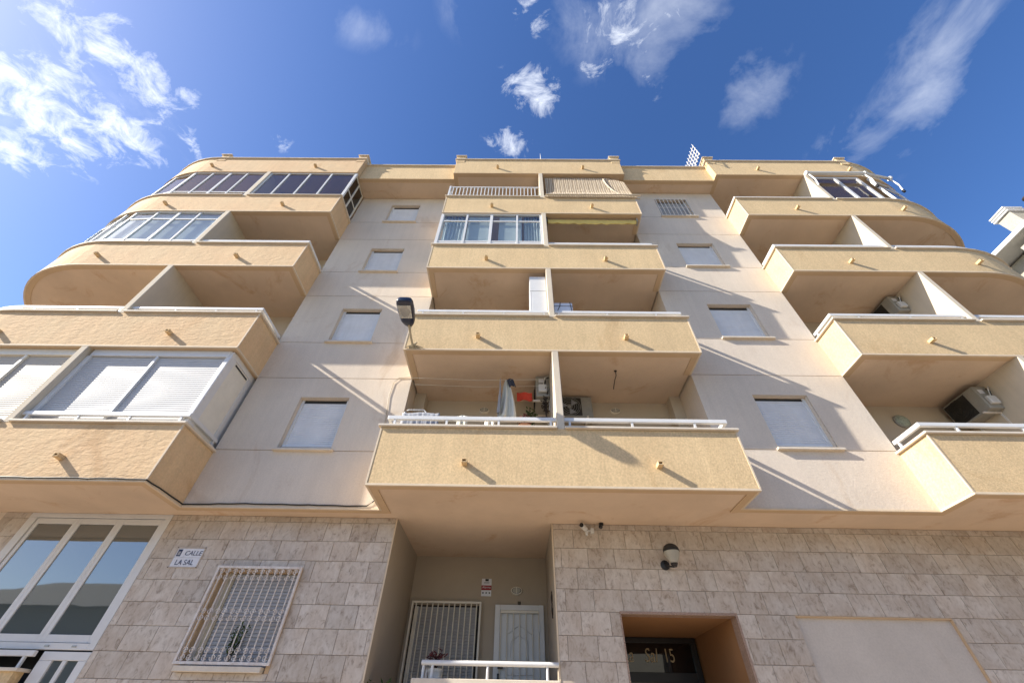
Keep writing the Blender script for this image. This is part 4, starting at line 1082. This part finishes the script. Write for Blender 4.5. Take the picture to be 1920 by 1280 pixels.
# ---- plants on the ground floor
foliage('window_plant', (-4.05, TL - .0, 2.52), (.16, .03, .24), 160, 'leaf', .045, 'green sprig growing behind the scrolled window grille', stems=4, tall=2)
foliage('terrace_plant', (-1.13, TL + .28, 2.42), (.17, .10, .12), 110, 'leaf_red', .055, 'dark red plant above the white rail of the entrance terrace', stems=8, pot='white')
foliage('low_plant', (-1.88, TL + .25, 2.02), (.13, .10, .13), 70, 'leaf', .07, 'small green leaves at the foot of the recess left wall', stems=6)

# ---- neighbouring building on the right
nbx, nz = 20.0, 16.45
N_ = tag(empty('neighbour_building', (24, 10, 0)), 'pale neighbouring building with roof chimneys beyond the right corner', 'building')
box('wall', 'tan_wall', N_, nbx + .9, 30, 4, 22, 0, nz - .3)
box('roof_slab', 'ac_white', N_, nbx - .05, 30.2, 3.8, 22.2, nz - .18, nz + .02, .02)
for zz in (nz - 3.1, nz - 6.0):
    box('balcony_slab', 'tan_wall', N_, nbx, nbx + .95, 4.2, 21.8, zz, zz + .2, .02)
    for i in range(9): box('balcony_rail', 'white', N_, nbx + .02, nbx + .07, 4.2, 21.8, zz + .25 + i * .1, zz + .28 + i * .1)
for y in (6.6, 8.4, 10.2): box('bracket', 'tan_wall', N_, nbx + .25, nbx + .95, y, y + .5, nz - .75, nz - .45, .03)
for y in (5.0, 7.2, 9.3): box('window', 'dark_in', N_, nbx + .88, nbx + .91, y, y + 1.2, nz - 2.6, nz - 1.0)
ch = MB().box(nbx + .1, nbx + .75, 7.98, 8.52, nz + .02, 17.27).build('chimney', 'tan_wall', N_, .02)
for i in range(3): box('chimney_slat', 'ac_white', ch, nbx + .02, nbx + .83, 7.92, 8.58, 17.29 + i * .12, 17.35 + i * .12, .01)
c2_ = MB().box(nbx - .05 + .9, nbx + 1.5, 7.1, 7.75, nz + .02, 17.6).build('chimney', 'tan_wall', N_, .02)
MB().tube([(nbx + .6, 7.45, nz + .02), (nbx + .6, 7.45, 17.45)], .10, 12).build('flue', 'terracotta', N_, smooth=True)
MB().lathe((nbx + .6, 7.45, 17.45), [(.19, 0), (.20, .05), (.12, .10)], 14).build('flue_cap', 'twig', N_, smooth=True)

# ---- low house over the street, seen mirrored in the tall street window
H_ = tag(empty('opposite_house', (-34, -30, 0)), 'low house across the street, mirrored in the tall street window', 'house')
box('wall', 'grey_house', H_, -52, -30, -40, -26, 0, 9.0)
MB().poly([(-53, -41, 9), (-29, -41, 9), (-29, -25, 9), (-53, -25, 9), (-47, -33, 12.5), (-35, -33, 12.5)], [(0, 1, 5, 4), (1, 2, 5), (2, 3, 4, 5), (3, 0, 4), (3, 2, 1, 0)]).build('roof', 'dark_roof', H_)
for i in range(5):
    for zz in (2.0, 5.6): box('window', 'dark_in', H_, -50 + i * 4.1, -48.4 + i * 4.1, -26.02, -25.97, zz, zz + 1.6)

H2 = tag(empty('opposite_house', (20, -18, 0)), 'taller house across the street, mirrored in the dark street door glass', 'house')
box('wall', 'tan_wall', H2, 9, 32, -26, -12, 0, 10.5)
box('parapet', 'ac_white', H2, 8.8, 32.2, -26.2, -11.8, 10.5, 10.9)
for i in range(6):
    for zz in (1.4, 4.6, 7.8): box('window', 'dark_in', H2, 10.4 + i * 3.6, 11.9 + i * 3.6, -12.02, -11.97, zz, zz + 1.6)
